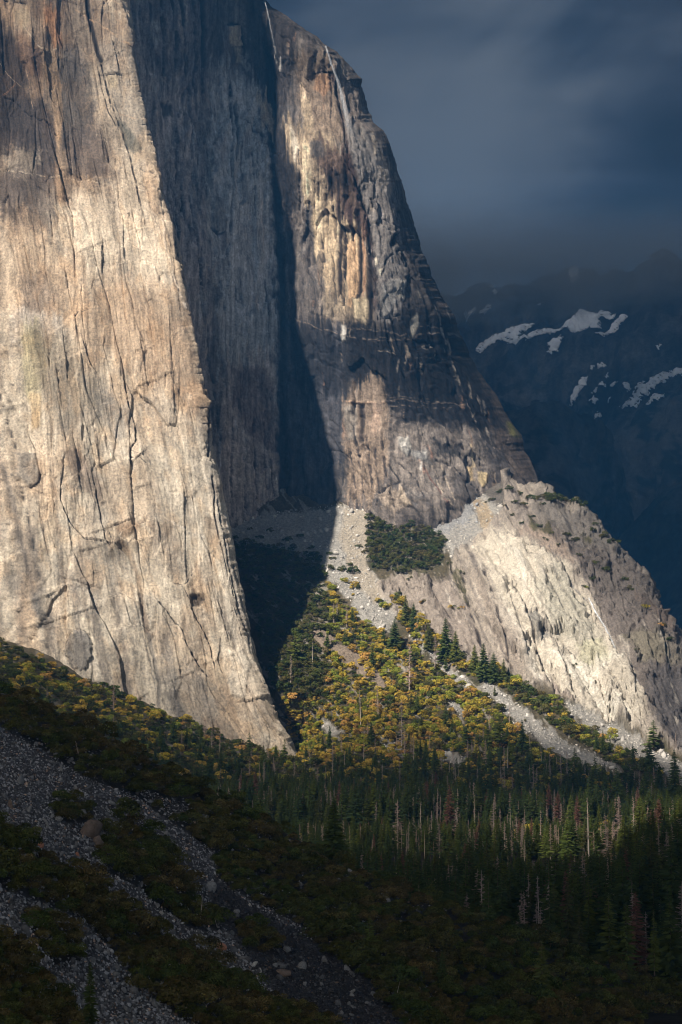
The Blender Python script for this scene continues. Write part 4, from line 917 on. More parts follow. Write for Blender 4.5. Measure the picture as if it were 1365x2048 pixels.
SNOW = [  # outline, label
    ([(948, 738), (962, 712), (975, 704), (1000, 697), (1030, 686), (1048, 678), (1066, 680), (1072, 688), (1050, 692), (1040, 703), (1056, 708), (1070, 700), (1088, 690), (1104, 686), (1128, 680), (1146, 666), (1163, 657), (1190, 652), (1215, 648), (1244, 645), (1240, 658), (1222, 664), (1214, 668), (1218, 680), (1204, 690), (1186, 694), (1164, 701), (1150, 708), (1143, 697), (1122, 701), (1110, 706), (1092, 712), (1076, 719), (1060, 724), (1056, 710), (1040, 712), (1028, 716), (1018, 714), (1003, 712), (985, 720), (970, 728), (955, 737)], 'long ragged snowfield across the middle of the far mountain'),
    ([(1243, 660), (1256, 648), (1266, 650), (1263, 664), (1250, 672), (1238, 684), (1222, 700), (1210, 704), (1216, 694), (1230, 680)], 'curved snow patch trailing from the right end of the long snowfield'),
    ([(1098, 726), (1112, 722), (1134, 722), (1130, 738), (1126, 748), (1110, 748), (1100, 746), (1112, 738), (1106, 732)], 'small square snow patch just below the long snowfield'),
    ([(1145, 562), (1150, 556), (1168, 558), (1162, 578), (1152, 590), (1144, 580)], 'bright snow wedge at the cloud base'),
    ([(978, 618), (986, 608), (994, 607), (992, 616)], 'narrow snow sliver below the cloud beside the cliff edge'), ([(974, 604), (984, 601), (983, 608), (976, 609)], 'tiny snow fleck just under the cloud'),
    ([(953, 658), (964, 648), (978, 643), (982, 646), (968, 654), (957, 660)], 'pointed snow patch over the long snowfield'), ([(920, 672), (930, 656), (950, 648), (946, 658), (932, 670), (924, 674)], 'snow patch touching the cliff edge'),
    ([(1182, 792), (1196, 788), (1190, 800), (1184, 808), (1178, 812), (1168, 826), (1156, 832), (1148, 838), (1152, 828), (1164, 818), (1160, 820), (1170, 808)], 'broken snow streak low on the far mountain'),
    ([(1212, 768), (1222, 760), (1229, 758), (1224, 768), (1214, 770)], 'small snow fleck under the right snow arm'), ([(1226, 786), (1238, 776), (1234, 786), (1228, 788)], 'tiny snow mark beside a rock rib'),
    ([(1238, 800), (1256, 798), (1252, 808), (1242, 806)], 'snow scrap at the foot of the pale rib'), ([(1268, 806), (1278, 804), (1284, 812), (1276, 820)], 'triangular snow scrap at the gully foot'),
    ([(1196, 868), (1216, 854), (1214, 860), (1200, 870)], 'thin slanting snow line above the dark dome'), ([(1332, 740), (1340, 732), (1340, 738), (1334, 744)], 'snow dot high on the right wall'),
    ([(1194, 832), (1206, 826), (1216, 834), (1204, 838)], 'scattered snow specks right of the broken streak'),
    ([(1258, 844), (1290, 820), (1320, 800), (1345, 785), (1380, 766), (1380, 778), (1350, 796), (1330, 808), (1300, 828), (1285, 842), (1270, 846)], 'long snow streak climbing to the right edge'),
    ([(1288, 842), (1305, 828), (1300, 838), (1292, 846)], 'short snow stroke under the climbing streak'), ([(1312, 846), (1330, 830), (1348, 820), (1340, 832), (1322, 846)], 'snow band beneath the climbing streak'),
    ([(1290, 812), (1312, 798), (1306, 808), (1294, 816)], 'snow stroke over the climbing streak')]

def build_far():
    xs = np.arange(820, 1760, 2.6)
    top = curve([(700, 630), (860, 622), (930, 612), (1000, 602), (1090, 585), (1140, 560), (1165, 556), (1200, 572), (1260, 560), (1320, 545), (1365, 540), (1500, 500), (1760, 520)])
    D = RBF([(a, b, c * .85) for a, b, c in [(820, 600, 6600), (1100, 560, 6700), (1400, 540, 6400), (1760, 520, 6200), (820, 900, 5900), (1100, 900, 5700), (1000, 720, 6350), (1180, 680, 6350), (1250, 760, 5900), (1330, 700, 5950), (1400, 900, 5300), (1200, 1000, 5500), (1760, 900, 5000), (820, 1400, 4900), (1400, 1400, 4700), (1760, 1400, 4600)]])
    o, PX, PY, V = ridge_mesh('mountain', 'distant blue mountain wall with snow under the cloud base', xs, top, D, 1420, 330, 34, far_col((.085, .08, .075), (.04, .038, .037), .8), 140, slope=-.35)
    # snow lies on it: one raised, ragged sheet per patch
    snow_wx = fbm(PX / 5, PY / 4, 4, .65, 150); snow_wy = fbm(PX / 7, PY / 4, 4, .65, 151)
    N = normals(V)
    # finer grid for clean edges
    R = random.Random(55); extra = []
    for (ax, ay, bx, by, n, where) in ((1150, 838, 1195, 790, 9, 'around the broken streak'), (1190, 838, 1216, 800, 5, 'right of the broken streak'), (1255, 850, 1380, 775, 14, 'along the climbing streak'), (1090, 740, 1130, 720, 2, 'by the square patch'), (930, 750, 960, 730, 2, 'at the lower left end of the long snowfield'), (1040, 640, 1080, 655, 2, 'over the long snowfield'), (1200, 760, 1240, 850, 4, 'on the rock ribs')):
        for i in range(n):
            f = R.random(); X = ax + (bx - ax) * f + R.gauss(0, 5); Yp = ay + (by - ay) * f + R.gauss(0, 5); L = R.uniform(4, 13); W_ = R.uniform(1.6, 3.4)
            extra.append(([(X, Yp), (X + L * .5, Yp - L * .5 - W_), (X + L, Yp - L * .62), (X + L * .6, Yp - L * .2 + W_)], 'small ragged snow fleck ' + where))
    for q, lab in SNOW + extra:
        a = np.array(q, float); x0, x1 = a[:, 0].min() - 4, a[:, 0].max() + 4; y0, y1 = a[:, 1].min() - 4, a[:, 1].max() + 4
        gx = np.arange(x0, x1, .8); gy = np.arange(y0, y1, .7)
        QX, QY = np.meshgrid(gx, gy)
        # bilinear look-up of the mountain surface
        ci = np.clip((QX - xs[0]) / 2.6, 0, len(xs) - 1.001); c0 = ci.astype(int); fc = ci - c0
        yt0 = PY[8]; yt = yt0[c0] * (1 - fc) + yt0[c0 + 1] * fc
        ri = np.clip(8 + (QY - yt) / (1420 - yt) * 329, 8, PX.shape[0] - 1.001); r0 = ri.astype(int); fr = (ri - r0)[..., None]; fcc = fc[..., None]
        S = (V[r0, c0] * (1 - fcc) + V[r0, c0 + 1] * fcc) * (1 - fr) + (V[r0 + 1, c0] * (1 - fcc) + V[r0 + 1, c0 + 1] * fcc) * fr
        # only the position: the displaced surface moves the silhouette a little, which is fine
        wx = 7 * fbm(QX / 8, QY / 3, 5, .75, 152); wy = 4.2 * fbm(QX / 8, QY / 3, 5, .75, 153)
        m = inside(QX + wx, QY + wy, q)
        dd = seg_dist(QX + wx, QY + wy, q + q[:1]); dd = np.where(m, dd, -dd)
        m &= ~((fbm((QX + QY) / 7, (QY - QX * .3) / 2.4, 4, .7, 154) > .30) & (dd < 7))
        if m.sum() < 6: continue
        nn = N[r0, c0]
        S = S + nn * (2.5 + 1.5 * np.clip(dd, 0, 2))[..., None]
        F = grid_faces(*QX.shape, None)
        F = F[m.ravel()[F].sum(1) >= 3]
        if not len(F): continue
        v, f = compact(S.reshape(-1, 3), F)
        so = mesh_obj('snow_patch', v, f, M_SNOW, None, o)
        sol = so.modifiers.new('depth', 'SOLIDIFY'); sol.thickness = 1; sol.offset = 0
        so['label'] = lab
    xs = np.concatenate([np.arange(940, 1150, 3.5), np.arange(1150, 1250, 1.0), np.arange(1250, 1420, 5)])
    top = curve([(900, 870), (980, 862), (1060, 852), (1100, 850), (1150, 855), (1175, 866), (1190, 886), (1203, 930), (1212, 975), (1220, 1020), (1228, 1070), (1245, 1130), (1300, 1250), (1420, 1400)])
    D = RBF([(940, 860, 3900), (1150, 855, 3850), (1190, 900, 3900), (1100, 1000, 3650), (1200, 1000, 3880), (940, 1300, 3400), (1200, 1300, 3600), (1400, 1420, 3650)])
    ridge_mesh('mountain_spur', 'dark rounded granite spur in the valley haze', xs, top, D, 1480, 230, 20, far_col((.085, .08, .078), (.035, .035, .034), .7), 160, slope=-.3)
    xs = np.arange(1180, 1800, 4.0)
    top = curve([(1180, 1300), (1215, 1200), (1240, 1140), (1270, 1098), (1300, 1070), (1330, 1040), (1365, 1012), (1420, 960), (1600, 900), (1800, 930)])
    D = RBF([(1180, 1300, 3600), (1240, 1140, 3600), (1365, 1010, 3500), (1600, 900, 3500), (1800, 900, 3400), (1250, 1450, 3000), (1500, 1450, 2800), (1800, 1450, 2700)])
    ridge_mesh('lower_mountain', 'lowest dark forested mountain flank beyond the slab', xs, top, D, 1540, 170, 18, far_col((.05, .048, .045), (.022, .024, .022), .95), 170, slope=-.4)

# ------------------------------------------------------------------ storm clouds overhead, out of view, gaps shaped to place sun and shade
HC = 2400.0
def build_clouds():
    ctl = []
    def add(lst, surf):
        for (px, py, t) in lst:
            Y = {'B': BUT, 'W': WALL, 'G': GY, 'N': NY}[surf](np.array([float(px)]), np.array([float(py)]))[0] if surf in 'BWGN' else surf
            p = P(float(px), float(py), float(Y)); ctl.append((p, t))
    add(LIGHT_B, 'B'); add(LIGHT_W, 'W'); add(LIGHT_G, 'G'); add([(x, y, .06) for x in (-200, 0, 200, 400) for y in (1500, 1650, 1800, 1950)] + [(x, 2060, .05) for x in (-100, 100, 300, 500)] + [(x, y, .05) for x in (600, 800, 1000) for y in (1900, 2000)] + [(x, y, .03) for x in (1200, 1350) for y in (1990, 2100)] + [(500, 1720, .11), (620, 1780, .1)], 'N')
    for (px, py, Y, t) in LIGHT_F: ctl.append((P(float(px), float(py), float(Y)), t))
    pp = np.array([c[0] for c in ctl]); tt = np.array([c[1] for c in ctl], float)
    c2 = pp[:, :2] + LS[:2] / LS[2] * (HC - pp[:, 2:3])
    x0, x1 = c2[:, 0].min() - 320, c2[:, 0].max() + 320; y0, y1 = c2[:, 1].min() - 320, c2[:, 1].max() + 320
    gx = np.concatenate([np.linspace(-9000, x0 - 60, 26), np.arange(x0, x1, 14.0), np.linspace(x1 + 60, 7000, 22)])
    gy = np.concatenate([np.linspace(-8000, y0 - 60, 24), np.arange(y0, y1, 14.0), np.linspace(y1 + 60, 5300, 22)])
    X, Y = np.meshgrid(gx, gy)
    wx = X + 22 * fbm(X / 90, Y / 90, 4, .6, 200); wy = Y + 22 * fbm(X / 90, Y / 90, 4, .6, 201)
    num = np.zeros_like(X); den = np.full_like(X, 2e-3)
    for (cx, cyy), t in zip(c2, tt):
        d2 = (wx - cx) ** 2 + (wy - cyy) ** 2
        w = np.exp(-d2 / (2 * 38.0 ** 2)) + 3e-2 * np.exp(-d2 / (2 * 110.0 ** 2))
        num += w * t; den += w
    T = np.clip(num / den, 0, 1)
    T = np.maximum(T, .07 * sstep(1700, 2600, Y) * (T < .07))
    a = 1 - np.sqrt(np.clip(T * 1.04 - .02, 0, 1))
    th = 30 + 170 * a * (1 + .5 * fbm(X / 500, Y / 500, 4, .6, 202)) 
    lump = 60 * fbm(X / 260, Y / 260, 5, .55, 203) * a
    bot = np.stack([X, Y, HC - .0 * th + lump * .5], -1); topp = np.stack([X, Y, HC + th + np.abs(lump)], -1)
    ny, nx = X.shape
    V = np.vstack([bot.reshape(-1, 3), topp.reshape(-1, 3)]); F = grid_faces(ny, nx); F = np.vstack([F, F[:, ::-1] + ny * nx])
    rim = np.concatenate([np.arange(nx), nx * np.arange(1, ny) + nx - 1, (ny - 1) * nx + np.arange(nx - 2, -1, -1), nx * np.arange(ny - 2, 0, -1)])
    r2 = np.roll(rim, -1); F = np.vstack([F, np.stack([rim, r2, r2 + nx * ny, rim + nx * ny], 1)])
    al = np.concatenate([a.ravel(), a.ravel()])
    m = bpy.data.materials.new('cloud_vapour'); m.use_nodes = True
    N = NT(m.node_tree)
    at = N.n('ShaderNodeAttribute', attribute_name='Col'); sp = N.n('ShaderNodeSeparateColor', {0: (at, 0)})
    di = N.n('ShaderNodeBsdfDiffuse', {0: (.55, .6, .68, 1)}); tl = N.n('ShaderNodeBsdfTranslucent', {0: (.05, .06, .08, 1)})
    ad = N.n('ShaderNodeAddShader', {0: di, 1: tl}); tr = N.n('ShaderNodeBsdfTransparent')
    mx = N.n('ShaderNodeMixShader', {0: (sp, 0), 1: tr, 2: ad}); N.n('ShaderNodeOutputMaterial', {0: mx})
    o = mesh_obj('storm_cloud', V, F, m, np.repeat(al[:, None], 3, 1))
    tag(o, 'high broken deck of storm cloud over the valley', None, None, 'stuff')

LIGHT_B = [(0, -300, .3), (200, -300, .5), (0, 0, .45), (0, 120, .4), (150, 60, .6), (240, 30, .7), (0, 300, .55), (150, 250, .75), (200, 300, .85), (280, 250, .95), (0, 430, .85), (150, 430, .95), (300, 430, 1), (0, 600, 1), (200, 600, 1), (380, 650, 1), (0, 800, 1), (250, 800, 1), (400, 850, 1),
           (0, 1000, 1), (200, 1000, 1), (420, 1020, 1), (0, 1200, 1), (200, 1200, 1), (350, 1200, 1), (480, 1200, 1), (200, 1350, .95), (350, 1400, .95), (500, 1350, 1), (450, 1450, .9), (570, 1490, .75), (-250, 900, 1), (-250, 500, 1)]
LIGHT_W = [(560, 40, .35), (620, 110, .5), (690, 170, .55), (560, 250, .9), (620, 300, 1), (640, 500, 1), (700, 500, 1), (700, 620, 1), (780, 350, .5), (780, 520, .5), (860, 640, .4), (760, 700, .45), (900, 760, .35), (830, 720, .35), (960, 780, .4), (980, 860, .6), (730, 850, 1), (850, 920, 1), (960, 950, .9), (1050, 950, .5), (740, 1000, 1)]
LIGHT_G = [(700, 1060, 1), (800, 1080, .8), (900, 1080, 1), (1000, 1080, 1), (1000, 1250, 1), (1100, 1200, 1), (1150, 1300, 1), (1200, 1400, 1), (1250, 1300, .8), (1130, 1040, .6), (1220, 1130, .5), (1300, 1230, .45), (1350, 1400, .25), (1330, 1460, .3), (800, 1200, 1), (700, 1200, 1), (620, 1300, 1), (700, 1350, 1),
           (800, 1350, 1), (900, 1380, .95), (1000, 1400, 1), (1050, 1440, 1), (1150, 1480, 1), (1180, 1510, 1), (1100, 1490, 1), (1250, 1490, 1), (1330, 1520, 1), (1290, 1520, 1), (1220, 1500, 1), (620, 1400, 1), (600, 1460, .55), (700, 1440, .9), (620, 1500, .35), (700, 1500, .3), (800, 1450, .9), (800, 1500, .35), (900, 1470, .8), (900, 1520, .25), (1000, 1480, .85), (1000, 1520, .3),
           (1100, 1515, .75), (1200, 1535, .8), (1300, 1550, .7), (620, 1550, .2), (750, 1550, .1), (900, 1560, .05), (1050, 1550, .03), (1200, 1580, .03), (1330, 1590, .03), (0, 1320, .42), (100, 1360, .42), (200, 1400, .4), (300, 1440, .38), (400, 1490, .36), (500, 1530, .3), (0, 1390, .25), (150, 1440, .22), (300, 1500, .2), (450, 1560, .15)]
LIGHT_F = [(x, 1660, Y, t) for Y in (1000, 1080, 1150) for x, t in ((560, .07), (650, .10), (740, .16), (800, .22), (850, .35), (920, .4), (980, .85), (1040, 1), (1100, 1), (1150, .5), (1210, .6), (1260, .04), (1340, .0))] + \
          [(x, 1640, 960, t) for x, t in ((700, .05), (850, .06), (950, .4), (1030, 1), (1100, 1), (1150, .6), (1210, .6), (1280, 0))] + \
          [(x, 1600, 1260, t) for x, t in ((450, .14), (600, .13), (750, .12), (900, .06), (1050, .04), (1200, .02), (1340, .02))] + \
          [(x, 1590, 1400, t) for x, t in ((300, .14), (500, .12), (800, .05), (1000, .02), (1200, .0), (1340, .0))] + \
          [(x, 1720, 860, t) for x, t in ((600, .06), (800, .04), (960, .05), (1030, .3), (1100, .35), (1160, .1), (1230, 0), (1340, 0))] + [(x, 1780, 740, 0) for x in (700, 900, 1100, 1300)] + [(x, 1900, 600, 0) for x in (1000, 1200, 1350)]

def build_haze():
    x0, x1, y0, y1, z0, z1 = -2600, 4200, -400, 7900, -60, 1800
    V = [(x, y, z) for z in (z0, z1) for y in (y0, y1) for x in (x0, x1)]
    F = [(0, 2, 3, 1), (4, 5, 7, 6), (0, 1, 5, 4), (2, 6, 7, 3), (0, 4, 6, 2), (1, 3, 7, 5)]
    m = bpy.data.materials.new('air'); m.use_nodes = True
    N = NT(m.node_tree)
    vs = N.n('ShaderNodeVolumePrincipled', {'Color': (.10, .43, 1.0, 1), 'Density': HAZE, 'Anisotropy': 0.0})
    N.t.links.new(vs.outputs[0], N.n('ShaderNodeOutputMaterial').inputs['Volume'])
    tag(mesh_obj('haze', V, F, m), 'thin blue valley haze', None, None, 'stuff')
HAZE = 8e-5

# ------------------------------------------------------------------ plants and stones: prototypes
def leaf_mat(name, stops, trans=0.25, var=.35):
    m = bpy.data.materials.new(name); m.use_nodes = True; T = NT(m.node_tree)
    oi = T.n('ShaderNodeObjectInfo')
    c = T.ramp((oi, 5), stops)
    at = T.n('ShaderNodeAttribute', attribute_name='Col')
    c2 = T.mix(1.0, (c, 0), (at, 0), 'MULTIPLY')
    d = T.n('ShaderNodeBsdfDiffuse', {0: c2, 1: .8}); t = T.n('ShaderNodeBsdfTranslucent', {0: c2})
    T.n('ShaderNodeOutputMaterial', {0: T.n('ShaderNodeMixShader', {0: trans, 1: d, 2: t})})
    return m
def bark_mat(name, c, c2):
    m = bpy.data.materials.new(name); m.use_nodes = True; T = NT(m.node_tree)
    oi = T.n('ShaderNodeObjectInfo')
    T.n('ShaderNodeOutputMaterial', {0: T.n('ShaderNodeBsdfPrincipled', {'Base Color': (T.ramp((oi, 5), [(0, c), (1, c2)]), 0), 'Roughness': .9, 'Specular IOR Level': .1})})
    return m
M_SHRUB = leaf_mat('shrub_leaves', [(0, (0.070, 0.085, 0.025)), (.25, (0.109, 0.103, 0.031)), (.5, (0.081, 0.112, 0.031)), (.75, (0.149, 0.114, 0.045)), (1, (0.095, 0.085, 0.037))], .1)
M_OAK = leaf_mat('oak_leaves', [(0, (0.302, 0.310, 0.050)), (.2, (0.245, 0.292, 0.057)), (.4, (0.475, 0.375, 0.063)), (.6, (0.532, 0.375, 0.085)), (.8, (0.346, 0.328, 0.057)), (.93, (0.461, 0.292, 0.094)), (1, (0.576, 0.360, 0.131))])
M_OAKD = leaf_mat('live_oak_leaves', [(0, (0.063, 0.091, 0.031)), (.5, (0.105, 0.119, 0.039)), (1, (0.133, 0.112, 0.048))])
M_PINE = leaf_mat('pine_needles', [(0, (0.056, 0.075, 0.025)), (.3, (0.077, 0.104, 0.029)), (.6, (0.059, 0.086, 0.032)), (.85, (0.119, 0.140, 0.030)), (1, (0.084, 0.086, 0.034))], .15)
M_LIGHT = leaf_mat('lightened_needles', [(0, (0.195, 0.246, 0.058)), (.5, (0.285, 0.319, 0.072)), (1, (0.165, 0.232, 0.065))], .2)  # yellow green needles, lightened further so the sun patch looks brighter
M_RED = leaf_mat('dead_needles', [(0, (.20, .105, .075)), (1, (.15, .08, .06))], .1)
M_TWIG = leaf_mat('bare_twigs', [(0, (0.351, 0.262, 0.229)), (.5, (0.446, 0.328, 0.275)), (1, (0.270, 0.216, 0.203))], .0)
M_BARK = bark_mat('bark', (.10, .075, .055), (.16, .12, .09))
M_SNAG = bark_mat('bleached_wood', (.34, .28, .24), (.50, .44, .38))

def cards(rng, C, N, size, asp=1.0, jit=.42):
    n = len(C)
    nn = N + jit * rng.normal(size=(n, 3)); nn /= np.linalg.norm(nn, axis=1, keepdims=True) + 1e-9
    a = np.cross(nn, rng.normal(size=(n, 3))); a /= np.linalg.norm(a, axis=1, keepdims=True) + 1e-9
    b = np.cross(nn, a); s = (size * rng.uniform(.6, 1.35, (n, 1)))
    V = np.stack([C - a * s - b * s * asp * .6, C + a * s * .8 - b * s * asp, C + a * s + b * s * asp * .7, C - a * s * .7 + b * s * asp], 1).reshape(-1, 3)
    F = np.arange(4 * n).reshape(n, 4)
    return V, F

def tube(p0, p1, r0, r1, n=5):
    p0 = np.array(p0, float); p1 = np.array(p1, float); d = p1 - p0; d /= np.linalg.norm(d) + 1e-9
    a = np.cross(d, [0.3, .9, .2]); a /= np.linalg.norm(a); b = np.cross(d, a)
    t = np.arange(n) / n * 2 * np.pi; ring = np.cos(t)[:, None] * a + np.sin(t)[:, None] * b
    V = np.vstack([p0 + ring * r0, p1 + ring * r1]); i = np.arange(n); j = (i + 1) % n
    return V, np.stack([i, j, j + n, i + n], 1)

def join(parts):
    Vs, Fs, o = [], [], 0
    for V, F in parts: Vs.append(V); Fs.append(F + o); o += len(V)
    return np.vstack(Vs), np.vstack(Fs)

def broad_crown(seed, nb, nl, leaf, flat=.75, gap=.0):
    """unit crown about 1 wide and up to flat high, standing on z = 0."""
    rng = np.random.RandomState(seed)
    B = []
    for i in range(nb):
        a = rng.uniform(0, 6.28); r = .36 * math.sqrt(rng.uniform(0, 1)) * (i > 0); h = rng.uniform(.25, .62) * (1 - r * .9)
        B.append((r * math.cos(a), r * math.sin(a), h * flat * 1.25, rng.uniform(.13, .25), rng.uniform(.75, 1.0)))
    B = np.array(B); k = rng.randint(0, nb, nl * 2)
    d = rng.normal(size=(nl * 2, 3)); d /= np.linalg.norm(d, axis=1, keepdims=True); d[:, 2] = np.where(d[:, 2] < -.35, -d[:, 2], d[:, 2])
    rr = B[k, 3] * rng.uniform(.72, 1.08, nl * 2)
    C = B[k, :3] + d * rr[:, None] * np.stack([np.ones(nl * 2), np.ones(nl * 2), B[k, 4]], 1)
    ok = np.ones(nl * 2, bool)
    for j in range(nb):
        q = (C - B[j, :3]) / (B[j, 3] * .72); ok &= ((q * q).sum(1) > 1) | (k == j)
    C = C[ok][:nl]; d = d[ok][:nl]; kk = k[ok][:nl]
    C[:, 2] = np.maximum(C[:, 2], .015)
    V, F = cards(rng, C, d * 1.1, leaf, .8)
    tone = (rng.uniform(.6, 1.3, len(C)) * rng.uniform(.5, 1.35, nb)[kk])
    tint = np.stack([tone * rng.uniform(.9, 1.12, len(C)), tone, tone * rng.uniform(.8, 1.1, len(C))], 1)
    return V, F, np.repeat(tint, 4, 0)

def pine_crown(seed, R=.15, nw=34, lo=.12, dens=1.0, ragged=.35):
    rng = np.random.RandomState(seed); Vs = []; T = []
    for i in range(nw):
        z = lo + (1 - lo) * (i / nw) ** .92
        rad = R * (1 - (z - lo) / (1 - lo)) ** .72 * (.55 + .45 * min(1, (z - lo + .04) / .12)) + .006
        ph = rng.uniform(0, 6.28); nb = rng.randint(5, 9)
        for b in range(nb):
            if rng.uniform() > dens: continue
            a = ph + b * 6.283 / nb + rng.uniform(-.4, .4); L = rad * (1 + ragged * rng.normal() * .6); L = max(L, .01)
            dr = rng.uniform(.15, .5); dirv = np.array([math.cos(a), math.sin(a), 0]); side = np.array([-dirv[1], dirv[0], 0])
            p = np.array([0, 0, z + rng.uniform(-.012, .012)]); seg = 3; w0 = L * .32 + .006; tone = rng.uniform(.65, 1.3)
            pts = [p + dirv * L * t + np.array([0, 0, L * (.18 * t - dr * t * t)]) for t in (0.08, .4, .75, 1.05)]
            ws = (w0 * .5, w0, w0 * .75, .003)
            for t in range(3):
                q0, q1 = pts[t], pts[t + 1]; dz = np.array([0, 0, -ws[t] * .55]); dz1 = np.array([0, 0, -ws[t + 1] * .55])
                Vs += [q0 + side * ws[t] * .5 + dz, q0, q1, q1 + side * ws[t + 1] * .5 + dz1]; T += [tone] * 4
                Vs += [q0, q0 - side * ws[t] * .5 + dz, q1 - side * ws[t + 1] * .5 + dz1, q1]; T += [tone * .93] * 4
            for t in range(2):   # hanging sprays
                f = rng.uniform(.3, .95); q = pts[0] * (1 - f) + pts[3] * f; s2 = rng.uniform(.3, .6) * w0
                e = side * rng.uniform(-1, 1) * s2 + dirv * s2 * .5
                Vs += [q, q + e, q + e * .6 + np.array([0, 0, -s2 * .9]), q + np.array([0, 0, -s2 * .5])]; T += [tone * .8] * 4
    V = np.array(Vs); t = np.array(T)
    return V, np.arange(len(V)).reshape(-1, 4), np.repeat(t[:, None], 3, 1)

def snag_parts(seed, nb=70, R=.10, lo=.2, thick=.011, twig=.0022):
    rng = np.random.RandomState(seed); br = []
    bend = rng.uniform(-.02, .02, 2)
    ax = lambda z: np.array([bend[0] * z * z, bend[1] * z * z, z])
    tr = [tube(ax(a), ax(b), thick * (1 - a * .88), thick * (1 - b * .88), 6) for a, b in ((-.03, .35), (.35, .7), (.7, 1.0))]
    for i in range(nb):
        z = lo + (1 - lo) * rng.uniform(0, 1) ** .8 * .97; L = R * (1 - z * .85) * rng.uniform(.3, 1.15); a = rng.uniform(0, 6.28)
        d = np.array([math.cos(a), math.sin(a), rng.uniform(-.35, .35)]); p = ax(z)
        br.append(tube(p, p + d * L, twig * 1.9, twig * .8, 3))
        for t in range(2):
            q = p + d * L * rng.uniform(.35, .8); a2 = a + rng.choice([-1, 1]) * rng.uniform(.5, 1.0)
            br.append(tube(q, q + np.array([math.cos(a2), math.sin(a2), rng.uniform(-.4, .3)]) * L * .4, twig * 1.6, twig * .7, 3))
    return join(tr), (join(br) if br else None)

def tri_to_quad(F): return F
proto_root = {}
def proto(key, parts, name):
    """parts: list of (part name, V, F, tint, material). One thing of that kind, kept for copying."""
    root = bpy.data.objects.new(name, None); kids = []
    for pn, V, F, tint, mt in parts:
        o = mesh_obj(pn, V, F, mt, tint, None, link=False); kids.append(o)
    proto_root[key] = (name, kids)

def make_protos():
    W1 = lambda V: np.ones((len(V), 3))
    for i in range(5):
        V, F, t = broad_crown(300 + i, 9 + i, 1500, .020, .78)
        tr = join([tube((0, 0, -.06), (.02, 0, .35), .022, .012), tube((.02, 0, .2), (.15, .08, .45), .010, .005), tube((.01, 0, .2), (-.14, .05, .42), .010, .005)])
        proto('shrub%d' % i, [('foliage', V, F, t, M_SHRUB)], 'oak_shrub')
        V, F, t = broad_crown(340 + i, 8 + i, 620, .034, .85)
        proto('oak%d' % i, [('crown', V, F, t, M_OAK), ('trunk', tr[0], tr[1], W1(tr[0]), M_BARK)], 'oak_tree')
        proto('oakd%d' % i, [('crown', V, F, t, M_OAKD), ('trunk', tr[0], tr[1], W1(tr[0]), M_BARK)], 'oak_tree')
    for i, (R, nw, lo, de, rg) in enumerate(((.17, 34, .08, 1, .3), (.13, 36, .14, .95, .4), (.20, 32, .06, 1, .3), (.11, 36, .2, .8, .5), (.15, 30, .12, .7, .6))):
        V, F, t = pine_crown(400 + i, R, nw, lo, de, rg); tr = tube((0, 0, -.03), (0, 0, .97), .013, .002, 6)
        proto('pine%d' % i, [('crown', V, F, t, M_PINE), ('trunk', tr[0], tr[1], W1(tr[0]), M_BARK)], 'pine_tree')
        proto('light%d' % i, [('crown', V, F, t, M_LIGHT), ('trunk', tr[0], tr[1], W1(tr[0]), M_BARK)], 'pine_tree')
        if i == 1: proto('red', [('crown', V, F, t, M_RED), ('trunk', tr[0], tr[1], W1(tr[0]), M_BARK)], 'dead_pine')
    for i in range(5):
        (tv, tf), b = snag_parts(450 + i, (80, 110, 50, 130, 8)[i], (.09, .12, .07, .13, .05)[i], (.25, .15, .35, .12, .5)[i], (.011, .010, .012, .010, .014)[i], (.0026, .003, .0024, .003, .003)[i])
        if i == 4:
            v2, f2 = join([(tv, tf), b]); proto('snag4', [('stub', v2, f2, W1(v2), M_SNAG)], 'dead_tree'); continue
        proto('snag%d' % i, [('trunk', tv, tf, W1(tv), M_SNAG), ('branches', b[0], b[1], W1(b[0]), M_TWIG)], 'dead_tree')

def place(key, loc, size, rot, label, cat, group, name=None, sx=1.0, lean=0.0, mats=None):
    nm, kids = proto_root[key]; nm = name or nm
    if len(kids) == 1:
        r = kids[0].copy(); r.name = nm
    else:
        r = bpy.data.objects.new(nm, None)
    r.location = loc; r.scale = (size * sx, size * sx, size); r.rotation_euler = (lean, lean * .6, rot)
    col_root.objects.link(r); tag(r, label, cat, group)
    if len(kids) > 1:
        for k in kids:
            c = k.copy(); c.name = k.name.split('.')[0]; c.parent = r; col_root.objects.link(c)
    else: r.name = nm
    return r

